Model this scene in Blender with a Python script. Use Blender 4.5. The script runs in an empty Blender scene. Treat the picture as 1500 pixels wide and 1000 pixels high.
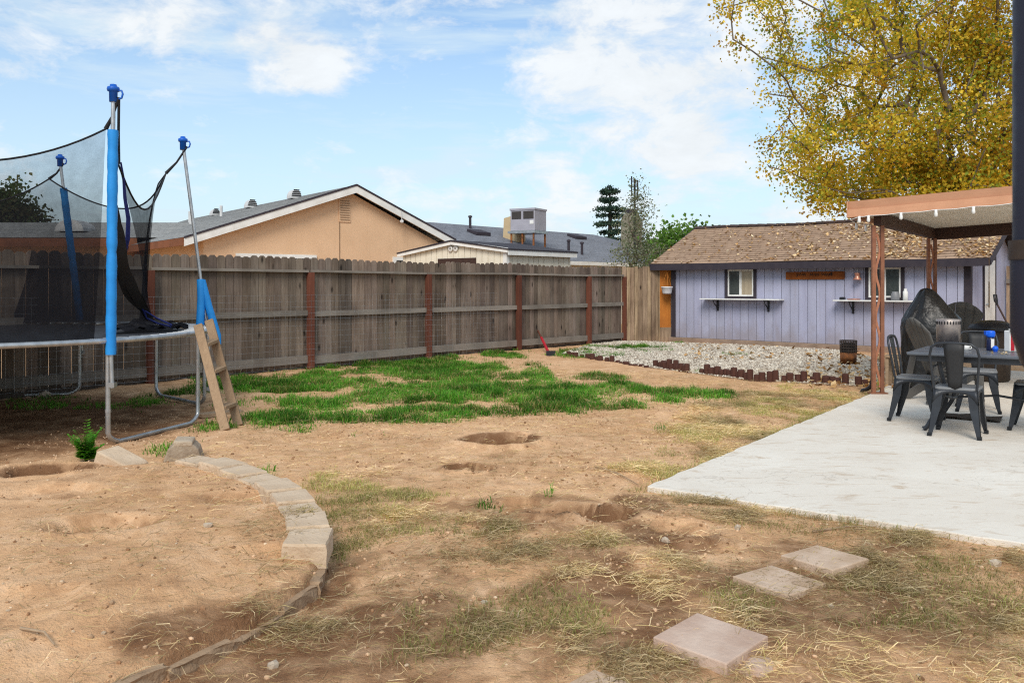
import bpy, bmesh, math, random
import numpy as np
from mathutils import Vector, Matrix

random.seed(7)
rng = np.random.default_rng(11)
SC = bpy.context.scene
COL = SC.collection
CAMH, F = 1.4, 1250.0

# ------------------------------------------------------------------ helpers
def G(px, py, z=0.0):
    """point of the photograph on the level z -> world"""
    d = (CAMH - z) * F / (py - 418.0)
    return Vector(((px - 750.0) / F * d, d, z))

def A(px, py, d):
    return Vector(((px - 750.0) / F * d, d, CAMH + (418.0 - py) * d / F))

def hash2(ix, iy, seed):
    h = (ix.astype(np.int64) * 374761393 + iy.astype(np.int64) * 668265263 + seed * 974711) & 0xFFFFFFFF
    h = ((h ^ (h >> 13)) * 1274126177) & 0xFFFFFFFF
    h = h ^ (h >> 16)
    return (h & 0xFFFF) / 65535.0

def vnoise(x, y, seed=0):
    x = np.asarray(x, float); y = np.asarray(y, float)
    ix = np.floor(x); iy = np.floor(y)
    fx = x - ix; fy = y - iy
    fx = fx * fx * (3 - 2 * fx); fy = fy * fy * (3 - 2 * fy)
    a = hash2(ix, iy, seed); b = hash2(ix + 1, iy, seed)
    c = hash2(ix, iy + 1, seed); d = hash2(ix + 1, iy + 1, seed)
    return (a * (1 - fx) + b * fx) * (1 - fy) + (c * (1 - fx) + d * fx) * fy

def fbm(x, y, seed=0, octv=4):
    s = 0; amp = 0.5; tot = 0
    for o in range(octv):
        s = s + amp * vnoise(x * 2 ** o + 13.7 * o, y * 2 ** o - 7.1 * o, seed + o); tot += amp; amp *= 0.5
    return s / tot

def sstep(a, b, x):
    t = np.clip((x - a) / (b - a), 0, 1)
    return t * t * (3 - 2 * t)

def tag(o, label=None, cat=None, group=None, kind=None):
    if label: o['label'] = label
    if cat: o['category'] = cat
    if group: o['group'] = group
    if kind: o['kind'] = kind
    return o

def empty(name, loc, rz=0.0, label=None, cat=None, group=None):
    o = bpy.data.objects.new(name, None)
    o.empty_display_size = 0.1
    COL.objects.link(o)
    o.location = loc; o.rotation_euler = (0, 0, rz)
    return tag(o, label, cat, group)

def copy_tree(o, parent=None):
    c = o.copy(); COL.objects.link(c)
    if parent: c.parent = parent
    for ch in list(o.children):
        copy_tree(ch, c)
    return c

class MB:
    def __init__(s):
        s.v = []; s.f = []; s.c = []; s.uv = []; s.sm = []
    def add(s, verts, faces, col=(1, 1, 1), smooth=False, uvs=None):
        b = len(s.v)
        s.v += [tuple(p) for p in verts]
        if isinstance(col, (int, float)): col = (col, col, col)
        if isinstance(col, list): s.c += col
        else: s.c += [col] * len(verts)
        s.uv += uvs if uvs else [(0, 0)] * len(verts)
        s.f += [tuple(i + b for i in f) for f in faces]
        s.sm += [smooth] * len(faces)
        return s
    def hexa(s, p, col=1):
        return s.add(p, [(0, 3, 2, 1), (4, 5, 6, 7), (0, 1, 5, 4), (1, 2, 6, 5), (2, 3, 7, 6), (3, 0, 4, 7)], col)
    def box(s, x0, x1, y0, y1, z0, z1, col=1, M=None):
        p = [Vector(q) for q in ((x0, y0, z0), (x1, y0, z0), (x1, y1, z0), (x0, y1, z0), (x0, y0, z1), (x1, y0, z1), (x1, y1, z1), (x0, y1, z1))]
        if M is not None: p = [M @ q for q in p]
        return s.hexa(p, col)
    def bar(s, p0, p1, w, h, col=1, up=(0, 0, 1)):
        p0 = Vector(p0); p1 = Vector(p1); d = (p1 - p0).normalized()
        u = Vector(up)
        if abs(d.dot(u)) > .98: u = Vector((0, 1, 0))
        a = d.cross(u).normalized() * w / 2; b = a.cross(d).normalized() * h / 2
        return s.hexa([p0 - a - b, p0 + a - b, p0 + a + b, p0 - a + b, p1 - a - b, p1 + a - b, p1 + a + b, p1 - a + b], col)
    def tube(s, pts, r, n=8, col=1, caps=True, smooth=True):
        pts = [Vector(p) for p in pts]; k = len(pts)
        if not isinstance(r, (list, tuple)): r = [r] * k
        rings = []; prev = None
        for i in range(k):
            d = (pts[min(i + 1, k - 1)] - pts[max(i - 1, 0)]).normalized()
            if prev is None:
                u = Vector((0, 0, 1)) if abs(d.z) < .9 else Vector((1, 0, 0))
                a = d.cross(u).normalized()
            else:
                a = (prev - d * prev.dot(d))
                a = a.normalized() if a.length > 1e-6 else d.orthogonal().normalized()
            prev = a; b = d.cross(a)
            rings.append([pts[i] + (a * math.cos(2 * math.pi * j / n) + b * math.sin(2 * math.pi * j / n)) * r[i] for j in range(n)])
        vs = [p for rg in rings for p in rg]; fs = []
        for i in range(k - 1):
            for j in range(n):
                fs.append((i * n + j, i * n + (j + 1) % n, (i + 1) * n + (j + 1) % n, (i + 1) * n + j))
        s.add(vs, fs, col, smooth)
        if caps:
            s.add(rings[0], [tuple(range(n))[::-1]], col); s.add(rings[-1], [tuple(range(n))], col)
        return s
    def lathe(s, prof, n=20, c=(0, 0, 0), col=1, smooth=True, M=None):
        c = Vector(c); vs = []; fs = []
        for r, z in prof:
            for j in range(n):
                a = 2 * math.pi * j / n
                q = Vector((r * math.cos(a), r * math.sin(a), z))
                if M is not None: q = M @ q
                vs.append(c + q)
        for i in range(len(prof) - 1):
            for j in range(n):
                fs.append((i * n + j, i * n + (j + 1) % n, (i + 1) * n + (j + 1) % n, (i + 1) * n + j))
        return s.add(vs, fs, col, smooth)
    def prism(s, poly, y0, y1, col=1):
        """polygon in x,z extruded along y"""
        n = len(poly)
        vs = [(x, y0, z) for x, z in poly] + [(x, y1, z) for x, z in poly]
        fs = [tuple(range(n)), tuple(range(n, 2 * n))[::-1]]
        fs += [((i + 1) % n, i, i + n, (i + 1) % n + n) for i in range(n)]
        return s.add(vs, fs, col)
    def slab(s, poly, z0, z1, col=1):
        """polygon in x,y extruded along z"""
        n = len(poly)
        vs = [(x, y, z0) for x, y in poly] + [(x, y, z1) for x, y in poly]
        fs = [tuple(range(n))[::-1], tuple(range(n, 2 * n))]
        fs += [(i, (i + 1) % n, (i + 1) % n + n, i + n) for i in range(n)]
        return s.add(vs, fs, col)
    def grid(s, rows, col=1, smooth=True, uvs=None):
        n = len(rows[0]); vs = [p for r in rows for p in r]
        fs = [(i * n + j, i * n + j + 1, (i + 1) * n + j + 1, (i + 1) * n + j) for i in range(len(rows) - 1) for j in range(n - 1)]
        return s.add(vs, fs, col, smooth, uvs)
    def roof(s, a, b, c, d, course=.14, lift=.012, col=1, riser=.35):
        """shingled plane, a->b the eave, d->c the top edge"""
        a, b, c, d = map(Vector, (a, b, c, d))
        L = ((d + c) / 2 - (a + b) / 2).length; n = max(1, round(L / course))
        nrm = (b - a).cross(d - a).normalized()
        if nrm.z < 0: nrm = -nrm
        ax = (b - a).normalized()
        for i in range(n):
            t0, t1 = i / n, (i + 1) / n
            p0 = a.lerp(d, t0) + nrm * lift; p1 = b.lerp(c, t0) + nrm * lift
            p2 = b.lerp(c, t1); p3 = a.lerp(d, t1); q0 = a.lerp(d, t0) - nrm * .003; q1 = b.lerp(c, t0) - nrm * .003
            U = lambda p: (p - a).dot(ax)
            v0, v1 = i * course + .002, (i + 1) * course - .002
            s.add([p0, p1, p2, p3], [(0, 1, 2, 3)], col, False, [(U(p0), v0), (U(p1), v0), (U(p2), v1), (U(p3), v1)])
            s.add([q0, q1, p1, p0], [(0, 1, 2, 3)], riser, False, [(U(p0), v0), (U(p1), v0), (U(p1), v0), (U(p0), v0)])
        return s
    def blob(s, c, r, seed=0, col=1, sub=1, rough=.25, rz=None, smooth=False):
        vs, fs = ICO[sub]
        q = np.array(vs); rr = np.random.default_rng(seed)
        q = q * (1 + rough * (rr.random((len(q), 1)) - .5) * 2)
        q = q * np.array(r)
        a = rr.random() * 6.28 if rz is None else rz
        R = np.array([[math.cos(a), -math.sin(a), 0], [math.sin(a), math.cos(a), 0], [0, 0, 1]])
        q = q @ R.T + np.array(c)
        return s.add([tuple(p) for p in q], fs, col, smooth)
    def build(s, name, mat, parent=None, loc=None, rz=0.0, bevel=0, seg=2):
        me = bpy.data.meshes.new(name)
        me.from_pydata(s.v, [], s.f)
        me.polygons.foreach_set('use_smooth', s.sm)
        ca = me.color_attributes.new('Col', 'FLOAT_COLOR', 'POINT')
        arr = np.ones((len(s.v), 4), np.float32); arr[:, :3] = np.array(s.c, np.float32)
        ca.data.foreach_set('color', arr.ravel())
        uvl = me.uv_layers.new(name='UVMap')
        li = np.zeros(len(me.loops), np.int32); me.loops.foreach_get('vertex_index', li)
        uvl.data.foreach_set('uv', np.array(s.uv, np.float32)[li].ravel())
        me.materials.append(mat); me.update()
        o = bpy.data.objects.new(name, me); COL.objects.link(o)
        if parent: o.parent = parent
        if loc is not None: o.location = loc
        o.rotation_euler = (0, 0, rz)
        if bevel:
            m = o.modifiers.new('Bevel', 'BEVEL'); m.width = bevel; m.segments = seg; m.limit_method = 'ANGLE'
        return o

def _ico(sub):
    bm = bmesh.new(); bmesh.ops.create_icosphere(bm, subdivisions=sub, radius=1)
    vs = [tuple(v.co) for v in bm.verts]; fs = [tuple(v.index for v in f.verts) for f in bm.faces]
    bm.free(); return vs, fs
ICO = {k: _ico(k) for k in (1, 2, 3)}

def npmesh(name, verts, faces_flat, fsize, cols, mat, parent=None, smooth=False):
    """fast mesh: all faces of the same size"""
    me = bpy.data.meshes.new(name)
    nv = len(verts); nf = len(faces_flat) // fsize
    me.vertices.add(nv); me.vertices.foreach_set('co', np.asarray(verts, np.float32).ravel())
    me.loops.add(nf * fsize); me.loops.foreach_set('vertex_index', np.asarray(faces_flat, np.int32))
    me.polygons.add(nf)
    me.polygons.foreach_set('loop_start', np.arange(nf, dtype=np.int32) * fsize)
    me.polygons.foreach_set('loop_total', np.full(nf, fsize, np.int32))
    me.polygons.foreach_set('use_smooth', np.full(nf, smooth))
    me.update(calc_edges=True)
    ca = me.color_attributes.new('Col', 'FLOAT_COLOR', 'POINT')
    arr = np.ones((nv, 4), np.float32); arr[:, :3] = cols
    ca.data.foreach_set('color', arr.ravel())
    me.materials.append(mat); me.validate()
    o = bpy.data.objects.new(name, me); COL.objects.link(o)
    if parent: o.parent = parent
    return o

# ------------------------------------------------------------------ materials
class NT:
    def __init__(s, name):
        s.m = bpy.data.materials.new(name); s.m.use_nodes = True
        s.t = s.m.node_tree; s.t.nodes.clear()
        s.out = s.t.nodes.new('ShaderNodeOutputMaterial')
    def n(s, typ, **kw):
        nd = s.t.nodes.new(typ)
        for k, v in kw.items():
            if k.startswith('i_'):
                key = k[2:]; key = int(key) if key.isdigit() else key.replace('_', ' ')
                s.set(nd.inputs[key], v)
            else: setattr(nd, k, v)
        return nd
    def set(s, inp, v):
        if isinstance(v, bpy.types.NodeSocket): s.t.links.new(v, inp)
        elif isinstance(v, tuple) and len(v) == 3 and inp.type == 'RGBA': inp.default_value = (*v, 1)
        else: inp.default_value = v
    def noise(s, vec, scale, detail=4, rough=.55, dist=0):
        return s.n('ShaderNodeTexNoise', i_Vector=vec, i_Scale=scale, i_Detail=detail, i_Roughness=rough, i_Distortion=dist).outputs[0]
    def map(s, val, a, b, c=0., d=1.):
        nd = s.n('ShaderNodeMapRange'); nd.inputs[1].default_value = a; nd.inputs[2].default_value = b
        nd.inputs[3].default_value = c; nd.inputs[4].default_value = d; s.set(nd.inputs[0], val); return nd.outputs[0]
    def mix(s, fac, a, b, typ='MIX'):
        nd = s.n('ShaderNodeMixRGB', blend_type=typ); s.set(nd.inputs[0], fac); s.set(nd.inputs[1], a); s.set(nd.inputs[2], b); return nd.outputs[0]
    def math(s, op, a, b=0.):
        nd = s.n('ShaderNodeMath', operation=op); s.set(nd.inputs[0], a); s.set(nd.inputs[1], b); return nd.outputs[0]
    def obj(s, sc=(1, 1, 1)):
        tc = s.n('ShaderNodeTexCoord'); mp = s.n('ShaderNodeMapping'); s.set(mp.inputs[0], tc.outputs['Object']); mp.inputs['Scale'].default_value = sc
        return mp.outputs[0]
    def vcol(s): return s.n('ShaderNodeAttribute', attribute_name='Col').outputs['Color']
    def bsdf(s, col, rough=.8, metal=0., spec=.3, bump=None, bstr=.3, bdist=.01, extra=None):
        p = s.n('ShaderNodeBsdfPrincipled')
        s.set(p.inputs['Base Color'], col); s.set(p.inputs['Roughness'], rough); s.set(p.inputs['Metallic'], metal)
        s.set(p.inputs['Specular IOR Level'], spec)
        if bump is not None:
            b = s.n('ShaderNodeBump', i_Strength=bstr, i_Distance=bdist, i_Height=bump); s.t.links.new(b.outputs[0], p.inputs['Normal'])
        s.t.links.new(p.outputs[0], s.out.inputs[0]); s.p = p
        return s.m

def pm(name, c1, c2=None, scale=6, rough=.75, bump=.25, bscale=None, metal=0., spec=.3, st=(1, 1, 1), bdist=.006, lo=.35, hi=.65, grime=None):
    """paint-like procedural: two-tone noise times the vertex tint, with fine bump"""
    t = NT(name); v = t.obj(st)
    c2 = c2 or tuple(x * .72 for x in c1)
    n1 = t.noise(v, scale, 5)
    col = t.mix(t.map(n1, lo, hi), c1, c2)
    col = t.mix(1., col, t.vcol(), 'MULTIPLY')
    if grime:
        sx = t.n('ShaderNodeSeparateXYZ'); t.set(sx.inputs[0], t.obj())
        zz = t.math('ADD', sx.outputs[2], t.map(t.noise(t.obj((1, 1, .5)), 3.5, 5, .65), .3, .7, -grime[1] * .7, grime[1] * .7))
        col = t.mix(t.map(zz, grime[0], grime[0] + grime[1], .6, 0), col, grime[2])
        stk = t.noise(t.obj((9, 9, .35)), 1.6, 4, .6); col = t.mix(t.map(stk, .56, .72, 0, .28), col, grime[2])
    n2 = t.noise(v, bscale or scale * 8, 4)
    r = t.map(n2, .3, .7, max(0, rough - .1), min(1, rough + .1))
    return t.bsdf(col, r, metal, spec, n2, bump, bdist)

def wood(name, c1, c2, dark, st=(14, 14, .9), rough=.85, knots=True, bump=.5, gs=3.2, con=(.3, .7)):
    t = NT(name); v = t.obj(st)
    tint = t.vcol()
    sep = t.n('ShaderNodeSeparateColor'); t.set(sep.inputs[0], tint)
    grain = t.noise(v, gs, 6, .7, .6)
    col = t.mix(t.map(grain, *con), c1, c2)
    blot = t.noise(t.obj((1, 1, .6)), 2.2, 4)
    col = t.mix(t.map(blot, .45, .75, 0, .65), col, dark)
    fine = t.noise(t.obj(tuple(x * 4 for x in st)), 4, 3)
    col = t.mix(t.map(fine, .3, .75, 0, .35), col, dark)
    if knots:
        vo = t.n('ShaderNodeTexVoronoi', i_Scale=1.0); t.set(vo.inputs['Vector'], t.obj((5.2, .01, 2.1)))
        kn = t.map(vo.outputs[0], .06, .17, .9, 0)
        col = t.mix(kn, col, tuple(x * .35 for x in dark))
    col = t.mix(1., col, tint, 'MULTIPLY')
    return t.bsdf(col, rough, 0, .2, grain, bump, .006)

def shingle(name, c1, c2, c3, bw=.32, rh=.14):
    t = NT(name)
    uv = t.n('ShaderNodeTexCoord').outputs['UV']
    br = t.n('ShaderNodeTexBrick', i_Scale=1.0); br.offset = .37; br.offset_frequency = 2; br.squash_frequency = 3; br.squash = .8
    t.set(br.inputs['Vector'], uv)
    t.set(br.inputs['Color1'], c1); t.set(br.inputs['Color2'], c2); t.set(br.inputs['Mortar'], tuple(x * .4 for x in c2))
    br.inputs['Brick Width'].default_value = bw; br.inputs['Row Height'].default_value = rh
    br.inputs['Mortar Size'].default_value = .012; br.inputs['Mortar Smooth'].default_value = .3; br.inputs['Bias'].default_value = 0
    wn = t.noise(uv, 9, 3); n2 = t.noise(uv, 1.1, 5); gr = t.noise(uv, 120, 2)
    col = t.mix(t.map(wn, .35, .7, 0, .7), br.outputs[0], c3)
    col = t.mix(t.map(n2, .35, .7, 0, .35), col, tuple(x * .6 for x in c2))
    col = t.mix(t.map(gr, .35, .7, 0, .3), col, tuple(min(1, x * 1.5) for x in c1))
    col = t.mix(1., col, t.vcol(), 'MULTIPLY')
    return t.bsdf(col, .95, 0, .15, gr, .4, .006)

def leafmat(name, trans=.35, rough=.6):
    t = NT(name); c = t.vcol()
    d = t.n('ShaderNodeBsdfPrincipled'); t.set(d.inputs['Base Color'], c); d.inputs['Roughness'].default_value = rough; d.inputs['Specular IOR Level'].default_value = .12
    tr = t.n('ShaderNodeBsdfTranslucent'); t.set(tr.inputs[0], t.mix(1., c, (1.25, 1.2, .7), 'MULTIPLY'))
    mx = t.n('ShaderNodeMixShader'); mx.inputs[0].default_value = trans
    t.t.links.new(d.outputs[0], mx.inputs[1]); t.t.links.new(tr.outputs[0], mx.inputs[2]); t.t.links.new(mx.outputs[0], t.out.inputs[0])
    return t.m

M = {}
M['fence'] = wood('fence_wood', (.275, .22, .18), (.148, .11, .085), (.055, .039, .031), st=(7, 7, .45), con=(.32, .68))
M['rail'] = wood('rail_wood', (.30, .265, .23), (.20, .175, .15), (.10, .083, .07), st=(.9, 14, 14), knots=False)
M['backfence'] = wood('back_fence_wood', (.46, .34, .235), (.22, .15, .10), (.10, .066, .043), st=(7, 7, .45), con=(.36, .64))
M['redpost'] = wood('red_post_wood', (.185, .064, .038), (.115, .040, .026), (.065, .024, .018), knots=False)
M['orange_board'] = wood('stained_board', (.62, .24, .045), (.42, .13, .022), (.22, .07, .02), knots=False)
M['ladder'] = wood('ladder_wood', (.42, .29, .18), (.30, .20, .125), (.16, .10, .06), knots=True, st=(12, 12, 2))
M['plank'] = wood('plank_wood', (.45, .33, .22), (.32, .22, .14), (.2, .13, .08), knots=False, st=(2, 12, 12))
M['log'] = wood('log_wood', (.115, .048, .034), (.07, .03, .024), (.035, .017, .014), knots=False)
M['sign'] = wood('sign_wood', (.36, .11, .022), (.22, .058, .013), (.07, .022, .010), st=(1.2, 12, 12), knots=False)
M['patiowood'] = wood('patio_fascia_paint', (.60, .325, .20), (.53, .275, .165), (.42, .21, .125), st=(1.0, 9, 9), knots=False, bump=.15)
M['brownpaint'] = pm('brown_metal_paint', (.27, .115, .065), (.19, .078, .045), 8, .55, .1)
M['darkbrown'] = pm('dark_brown_paint', (.052, .026, .019), (.04, .02, .016), 8, .6, .1)
M['soffit'] = pm('soffit_metal', (.90, .875, .81), (.82, .795, .73), 2, .55, .08)
M['lav'] = pm('lavender_siding', (.39, .40, .53), (.335, .342, .46), 1.6, .8, .35, 40, st=(3, 3, .8), grime=(.12, .42, (.27, .235, .25)))
M['trim'] = pm('dark_trim', (.032, .026, .036), (.045, .036, .045), 6, .7, .2)
M['whitepaint'] = pm('white_paint', (.78, .78, .76), (.66, .65, .62), 4, .5, .1)
M['foundation'] = pm('foundation_concrete', (.33, .235, .175), (.24, .17, .125), 5, .95, .5)
M['glass_dark'] = pm('window_glass', (.035, .045, .045), (.06, .07, .068), 2, .06, 0, spec=.8)
M['curtain'] = pm('curtain_glass', (.42, .35, .25), (.34, .28, .2), 3, .12, 0, st=(12, 12, .4), spec=.6)
M['stucco'] = pm('tan_stucco', (.70, .47, .30), (.64, .425, .265), 1.3, .95, .6, 60, bdist=.01, grime=(.3, .8, (.46, .31, .205)))
M['cream'] = pm('cream_siding', (.74, .69, .575), (.66, .605, .495), 2, .85, .2, st=(2, 2, .5))
M['galv'] = pm('galvanised_steel', (.50, .52, .54), (.36, .38, .40), 10, .38, .1, metal=.75, spec=.5)
M['bluefoam'] = pm('blue_foam', (.022, .28, .74), (.014, .22, .62), 5, .55, .15)
M['bluecap'] = pm('blue_plastic', (.01, .12, .58), (.008, .095, .46), 6, .4, .05)
M['bluerope'] = pm('navy_rope', (.012, .02, .12), (.02, .03, .17), 30, .8, .3)
M['mat'] = pm('trampoline_mat', (.022, .022, .026), (.034, .034, .038), 6, .55, .25, spec=.4)
M['strap'] = pm('black_strap', (.012, .012, .014), (.02, .02, .022), 8, .8, .2)
M['concrete_block'] = pm('tan_concrete_block', (.60, .465, .335), (.49, .36, .245), 5, .95, .7, 45, bdist=.01)
M['gray_block'] = pm('gray_concrete_block', (.37, .30, .225), (.25, .19, .135), 7, .95, .8, 40, bdist=.012)
M['buried_block'] = pm('buried_block', (.40, .275, .175), (.27, .175, .105), 6, .95, .8, 40, bdist=.012)
M['pinkpaver'] = pm('pink_paver', (.60, .455, .365), (.46, .315, .24), 5, .93, .7, 40)
M['dirtpaver'] = pm('dusty_paver', (.60, .45, .34), (.46, .32, .215), 6, .95, .6, 50)
M['gunmetal'] = pm('gunmetal_paint', (.038, .042, .05), (.026, .029, .036), 7, .42, .12, metal=.3, spec=.45)
M['seatgray'] = pm('seat_gray', (.22, .225, .235), (.17, .175, .185), 4, .45, .1, spec=.4)
M['splat'] = pm('splat_dark', (.022, .022, .024), (.030, .030, .032), 9, .5, .15, st=(30, 30, 1))
M['tabletop'] = pm('table_top_paint', (.10, .115, .14), (.075, .085, .105), 5, .4, .1, spec=.45)
M['plasticgray'] = pm('gray_plastic', (.115, .108, .10), (.085, .08, .075), 5, .6, .15)
M['tarp'] = pm('black_vinyl', (.008, .008, .009), (.016, .016, .017), 5, .36, .6, 14, spec=.42, bdist=.02)
M['blackplastic'] = pm('black_plastic', (.016, .017, .021), (.024, .025, .03), 6, .4, .1)
M['bin'] = pm('brown_bin', (.06, .042, .03), (.04, .028, .02), 6, .7, .1)
M['smoked'] = pm('smoked_zinc', (.46, .40, .36), (.22, .19, .19), 14, .5, .2, metal=.35, spec=.5)
M['bottle'] = pm('navy_bottle', (.008, .012, .05), (.01, .016, .07), 6, .25, .03, spec=.5)
M['brightblue'] = pm('bright_blue', (.008, .12, .72), (.008, .10, .6), 6, .35, .03)
M['red'] = pm('red_paint', (.50, .02, .035), (.4, .015, .03), 6, .45, .05)
M['lime'] = pm('lime_plastic', (.32, .75, .03), (.28, .65, .03), 6, .4, .03)
M['rust'] = pm('rusty_steel', (.34, .12, .035), (.10, .045, .022), 9, .8, .4)
M['rustdark'] = pm('dark_steel', (.04, .03, .025), (.07, .05, .04), 9, .7, .3)
M['copper'] = pm('copper', (.62, .30, .22), (.5, .22, .15), 6, .35, .05, metal=.5, spec=.5)
M['potwhite'] = pm('white_pot', (.70, .70, .72), (.6, .6, .63), 4, .5, .05)
M['acgray'] = pm('ac_gray', (.37, .36, .41), (.32, .31, .355), 3, .6, .1)
M['acgrille'] = pm('ac_grille', (.06, .05, .045), (.035, .03, .03), 60, .6, .4, st=(6, 6, .2))
M['ductan'] = pm('duct_tan', (.56, .43, .26), (.47, .355, .215), 3, .8, .1)
M['roofgray'] = shingle('gray_shingle', (.34, .345, .34), (.22, .225, .23), (.44, .44, .43))
M['roofblue'] = shingle('blue_gray_shingle', (.24, .25, .285), (.175, .183, .215), (.30, .31, .345))
M['roofbrown'] = shingle('brown_shingle', (.40, .265, .18), (.22, .14, .095), (.46, .33, .235), .3)
M['vent'] = pm('vent_white', (.6, .6, .6), (.5, .5, .5), 6, .6, .05)
M['bark'] = pm('tree_bark', (.20, .16, .125), (.10, .078, .06), 5, .95, .6, 20, st=(1, 1, .4))
M['darkbark'] = pm('dark_bark', (.06, .048, .04), (.035, .028, .024), 6, .95, .5)
M['stone'] = pm('stone', (.52, .43, .335), (.38, .30, .225), 8, .95, .4)
M['gravel'] = pm('gravel_stones', (.68, .63, .55), (.54, .49, .42), 9, .95, .3)
M['plum'] = pm('chimney_block', (.27, .24, .18), (.19, .17, .125), 8, .95, .4)
M['downspout'] = pm('dark_downspout', (.016, .018, .034), (.02, .022, .042), 5, .5, .05)
M['leaf'] = leafmat('leaf', .5)
M['needle'] = leafmat('needle', .15)
M['grass'] = leafmat('grass_blade', .35, .55)
M['straw'] = leafmat('straw_blade', .25, .8)
M['litter'] = leafmat('leaf_litter', .1, .85)
M['bulb'] = pm('white_socket', (.8, .8, .78), (.72, .72, .7), 6, .4, .02)
M['brownfascia'] = wood('brown_fascia', (.27, .105, .05), (.19, .07, .035), (.1, .045, .025), st=(1, 9, 9), knots=False)

def net_material():
    t = NT('net'); uv = t.n('ShaderNodeTexCoord').outputs['UV']
    w = t.noise(uv, 5, 4, .6); w2 = t.noise(uv, 55, 2, .5)
    fac = t.math('ADD', t.map(w, .3, .7, -.07, .07), t.map(w2, .3, .7, -.06, .06))
    sep = t.n('ShaderNodeSeparateColor'); t.set(sep.inputs[0], t.vcol())
    fac = t.math('ADD', fac, sep.outputs[0])
    tr = t.n('ShaderNodeBsdfTransparent'); d = t.n('ShaderNodeBsdfDiffuse'); t.set(d.inputs[0], (.013, .013, .016))
    mx = t.n('ShaderNodeMixShader'); t.set(mx.inputs[0], fac)
    t.t.links.new(tr.outputs[0], mx.inputs[1]); t.t.links.new(d.outputs[0], mx.inputs[2]); t.t.links.new(mx.outputs[0], t.out.inputs[0])
    return t.m
M['net'] = net_material()
M['gathered'] = pm('gathered_black_net', (.016, .016, .018), (.035, .035, .038), 40, .9, .4, st=(3, 3, .5))

def patio_material():
    t = NT('patio_concrete'); v = t.obj()
    n1 = t.noise(v, .9, 6, .6, .4); n2 = t.noise(t.obj((1, 3.2, 1)), 2.6, 6, .7, 1.2); n3 = t.noise(v, 60, 3)
    col = t.mix(t.map(n1, .35, .68), (.75, .695, .615), (.66, .59, .505))
    col = t.mix(t.map(n2, .54, .70, 0, .75), col, (.47, .34, .225))
    n5 = t.noise(t.obj((.6, 1.6, 1)), 7, 5, .75, 2.0); col = t.mix(t.map(n5, .60, .68, 0, .6), col, (.40, .30, .21))
    vo = t.n('ShaderNodeTexVoronoi', feature='DISTANCE_TO_EDGE', i_Scale=.42); t.set(vo.inputs['Vector'], t.n('ShaderNodeVectorMath', operation='ADD', i_0=v, i_1=t.n('ShaderNodeTexNoise', i_Scale=2.5, i_Detail=5., i_Vector=v).outputs[1]).outputs[0])
    col = t.mix(t.map(vo.outputs[0], .001, .004, .28, 0), col, (.2, .16, .12))
    col = t.mix(t.map(n3, .4, .75, 0, .2), col, (.55, .48, .40))
    return t.bsdf(col, .9, 0, .2, n3, .25, .004)
M['patio'] = patio_material()

def ground_material():
    t = NT('ground_soil'); v = t.obj()
    sep = t.n('ShaderNodeSeparateColor'); t.set(sep.inputs[0], t.vcol())
    dark, dry, green = sep.outputs[0], sep.outputs[1], sep.outputs[2]
    n1 = t.noise(v, .7, 5, .6, .3); n2 = t.noise(v, 4.5, 6, .65, .4); n3 = t.noise(v, 38, 4, .7); n4 = t.noise(v, 140, 2)
    col = t.mix(t.map(n1, .35, .65), (.735, .46, .265), (.59, .345, .18))
    col = t.mix(t.map(n2, .46, .70, 0, .55), col, (.44, .225, .11))
    col = t.mix(t.map(n2, .48, .30, 0, .35), col, (.84, .59, .395))
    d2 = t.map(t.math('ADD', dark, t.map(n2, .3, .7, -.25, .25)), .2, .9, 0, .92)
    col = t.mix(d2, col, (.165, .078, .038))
    dd = t.map(t.math('ADD', dry, t.map(n3, .3, .7, -.35, .35)), .3, .95, 0, .55)
    col = t.mix(dd, col, (.37, .26, .145))
    gg = t.map(t.math('ADD', green, t.map(n3, .3, .7, -.3, .3)), .3, .8, 0, .85)
    col = t.mix(gg, col, (.07, .085, .022))
    col = t.mix(t.map(n3, .58, .72, 0, .4), col, (.28, .16, .09))
    col = t.mix(t.map(n4, .64, .76, 0, .35), col, (.80, .62, .46))
    bh = t.math('ADD', t.math('MULTIPLY', n3, .7), t.math('MULTIPLY', n4, .35))
    bh = t.math('ADD', bh, t.math('MULTIPLY', n2, .6))
    return t.bsdf(col, .97, 0, .1, bh, .7, .03)
M['ground'] = ground_material()

# ------------------------------------------------------------------ camera, sky, sun
cam = bpy.data.cameras.new('camera'); cam.lens = 30.0; cam.sensor_width = 36.0
cam.shift_y = -82.0 / 1500.0; cam.clip_end = 3000; cam.clip_start = .05
cam.dof.use_dof = True; cam.dof.focus_distance = 10.0; cam.dof.aperture_fstop = 9.0
co = bpy.data.objects.new('camera', cam); COL.objects.link(co)
co.location = (0, 0, CAMH); co.rotation_euler = (math.radians(90), 0, 0); SC.camera = co

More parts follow.
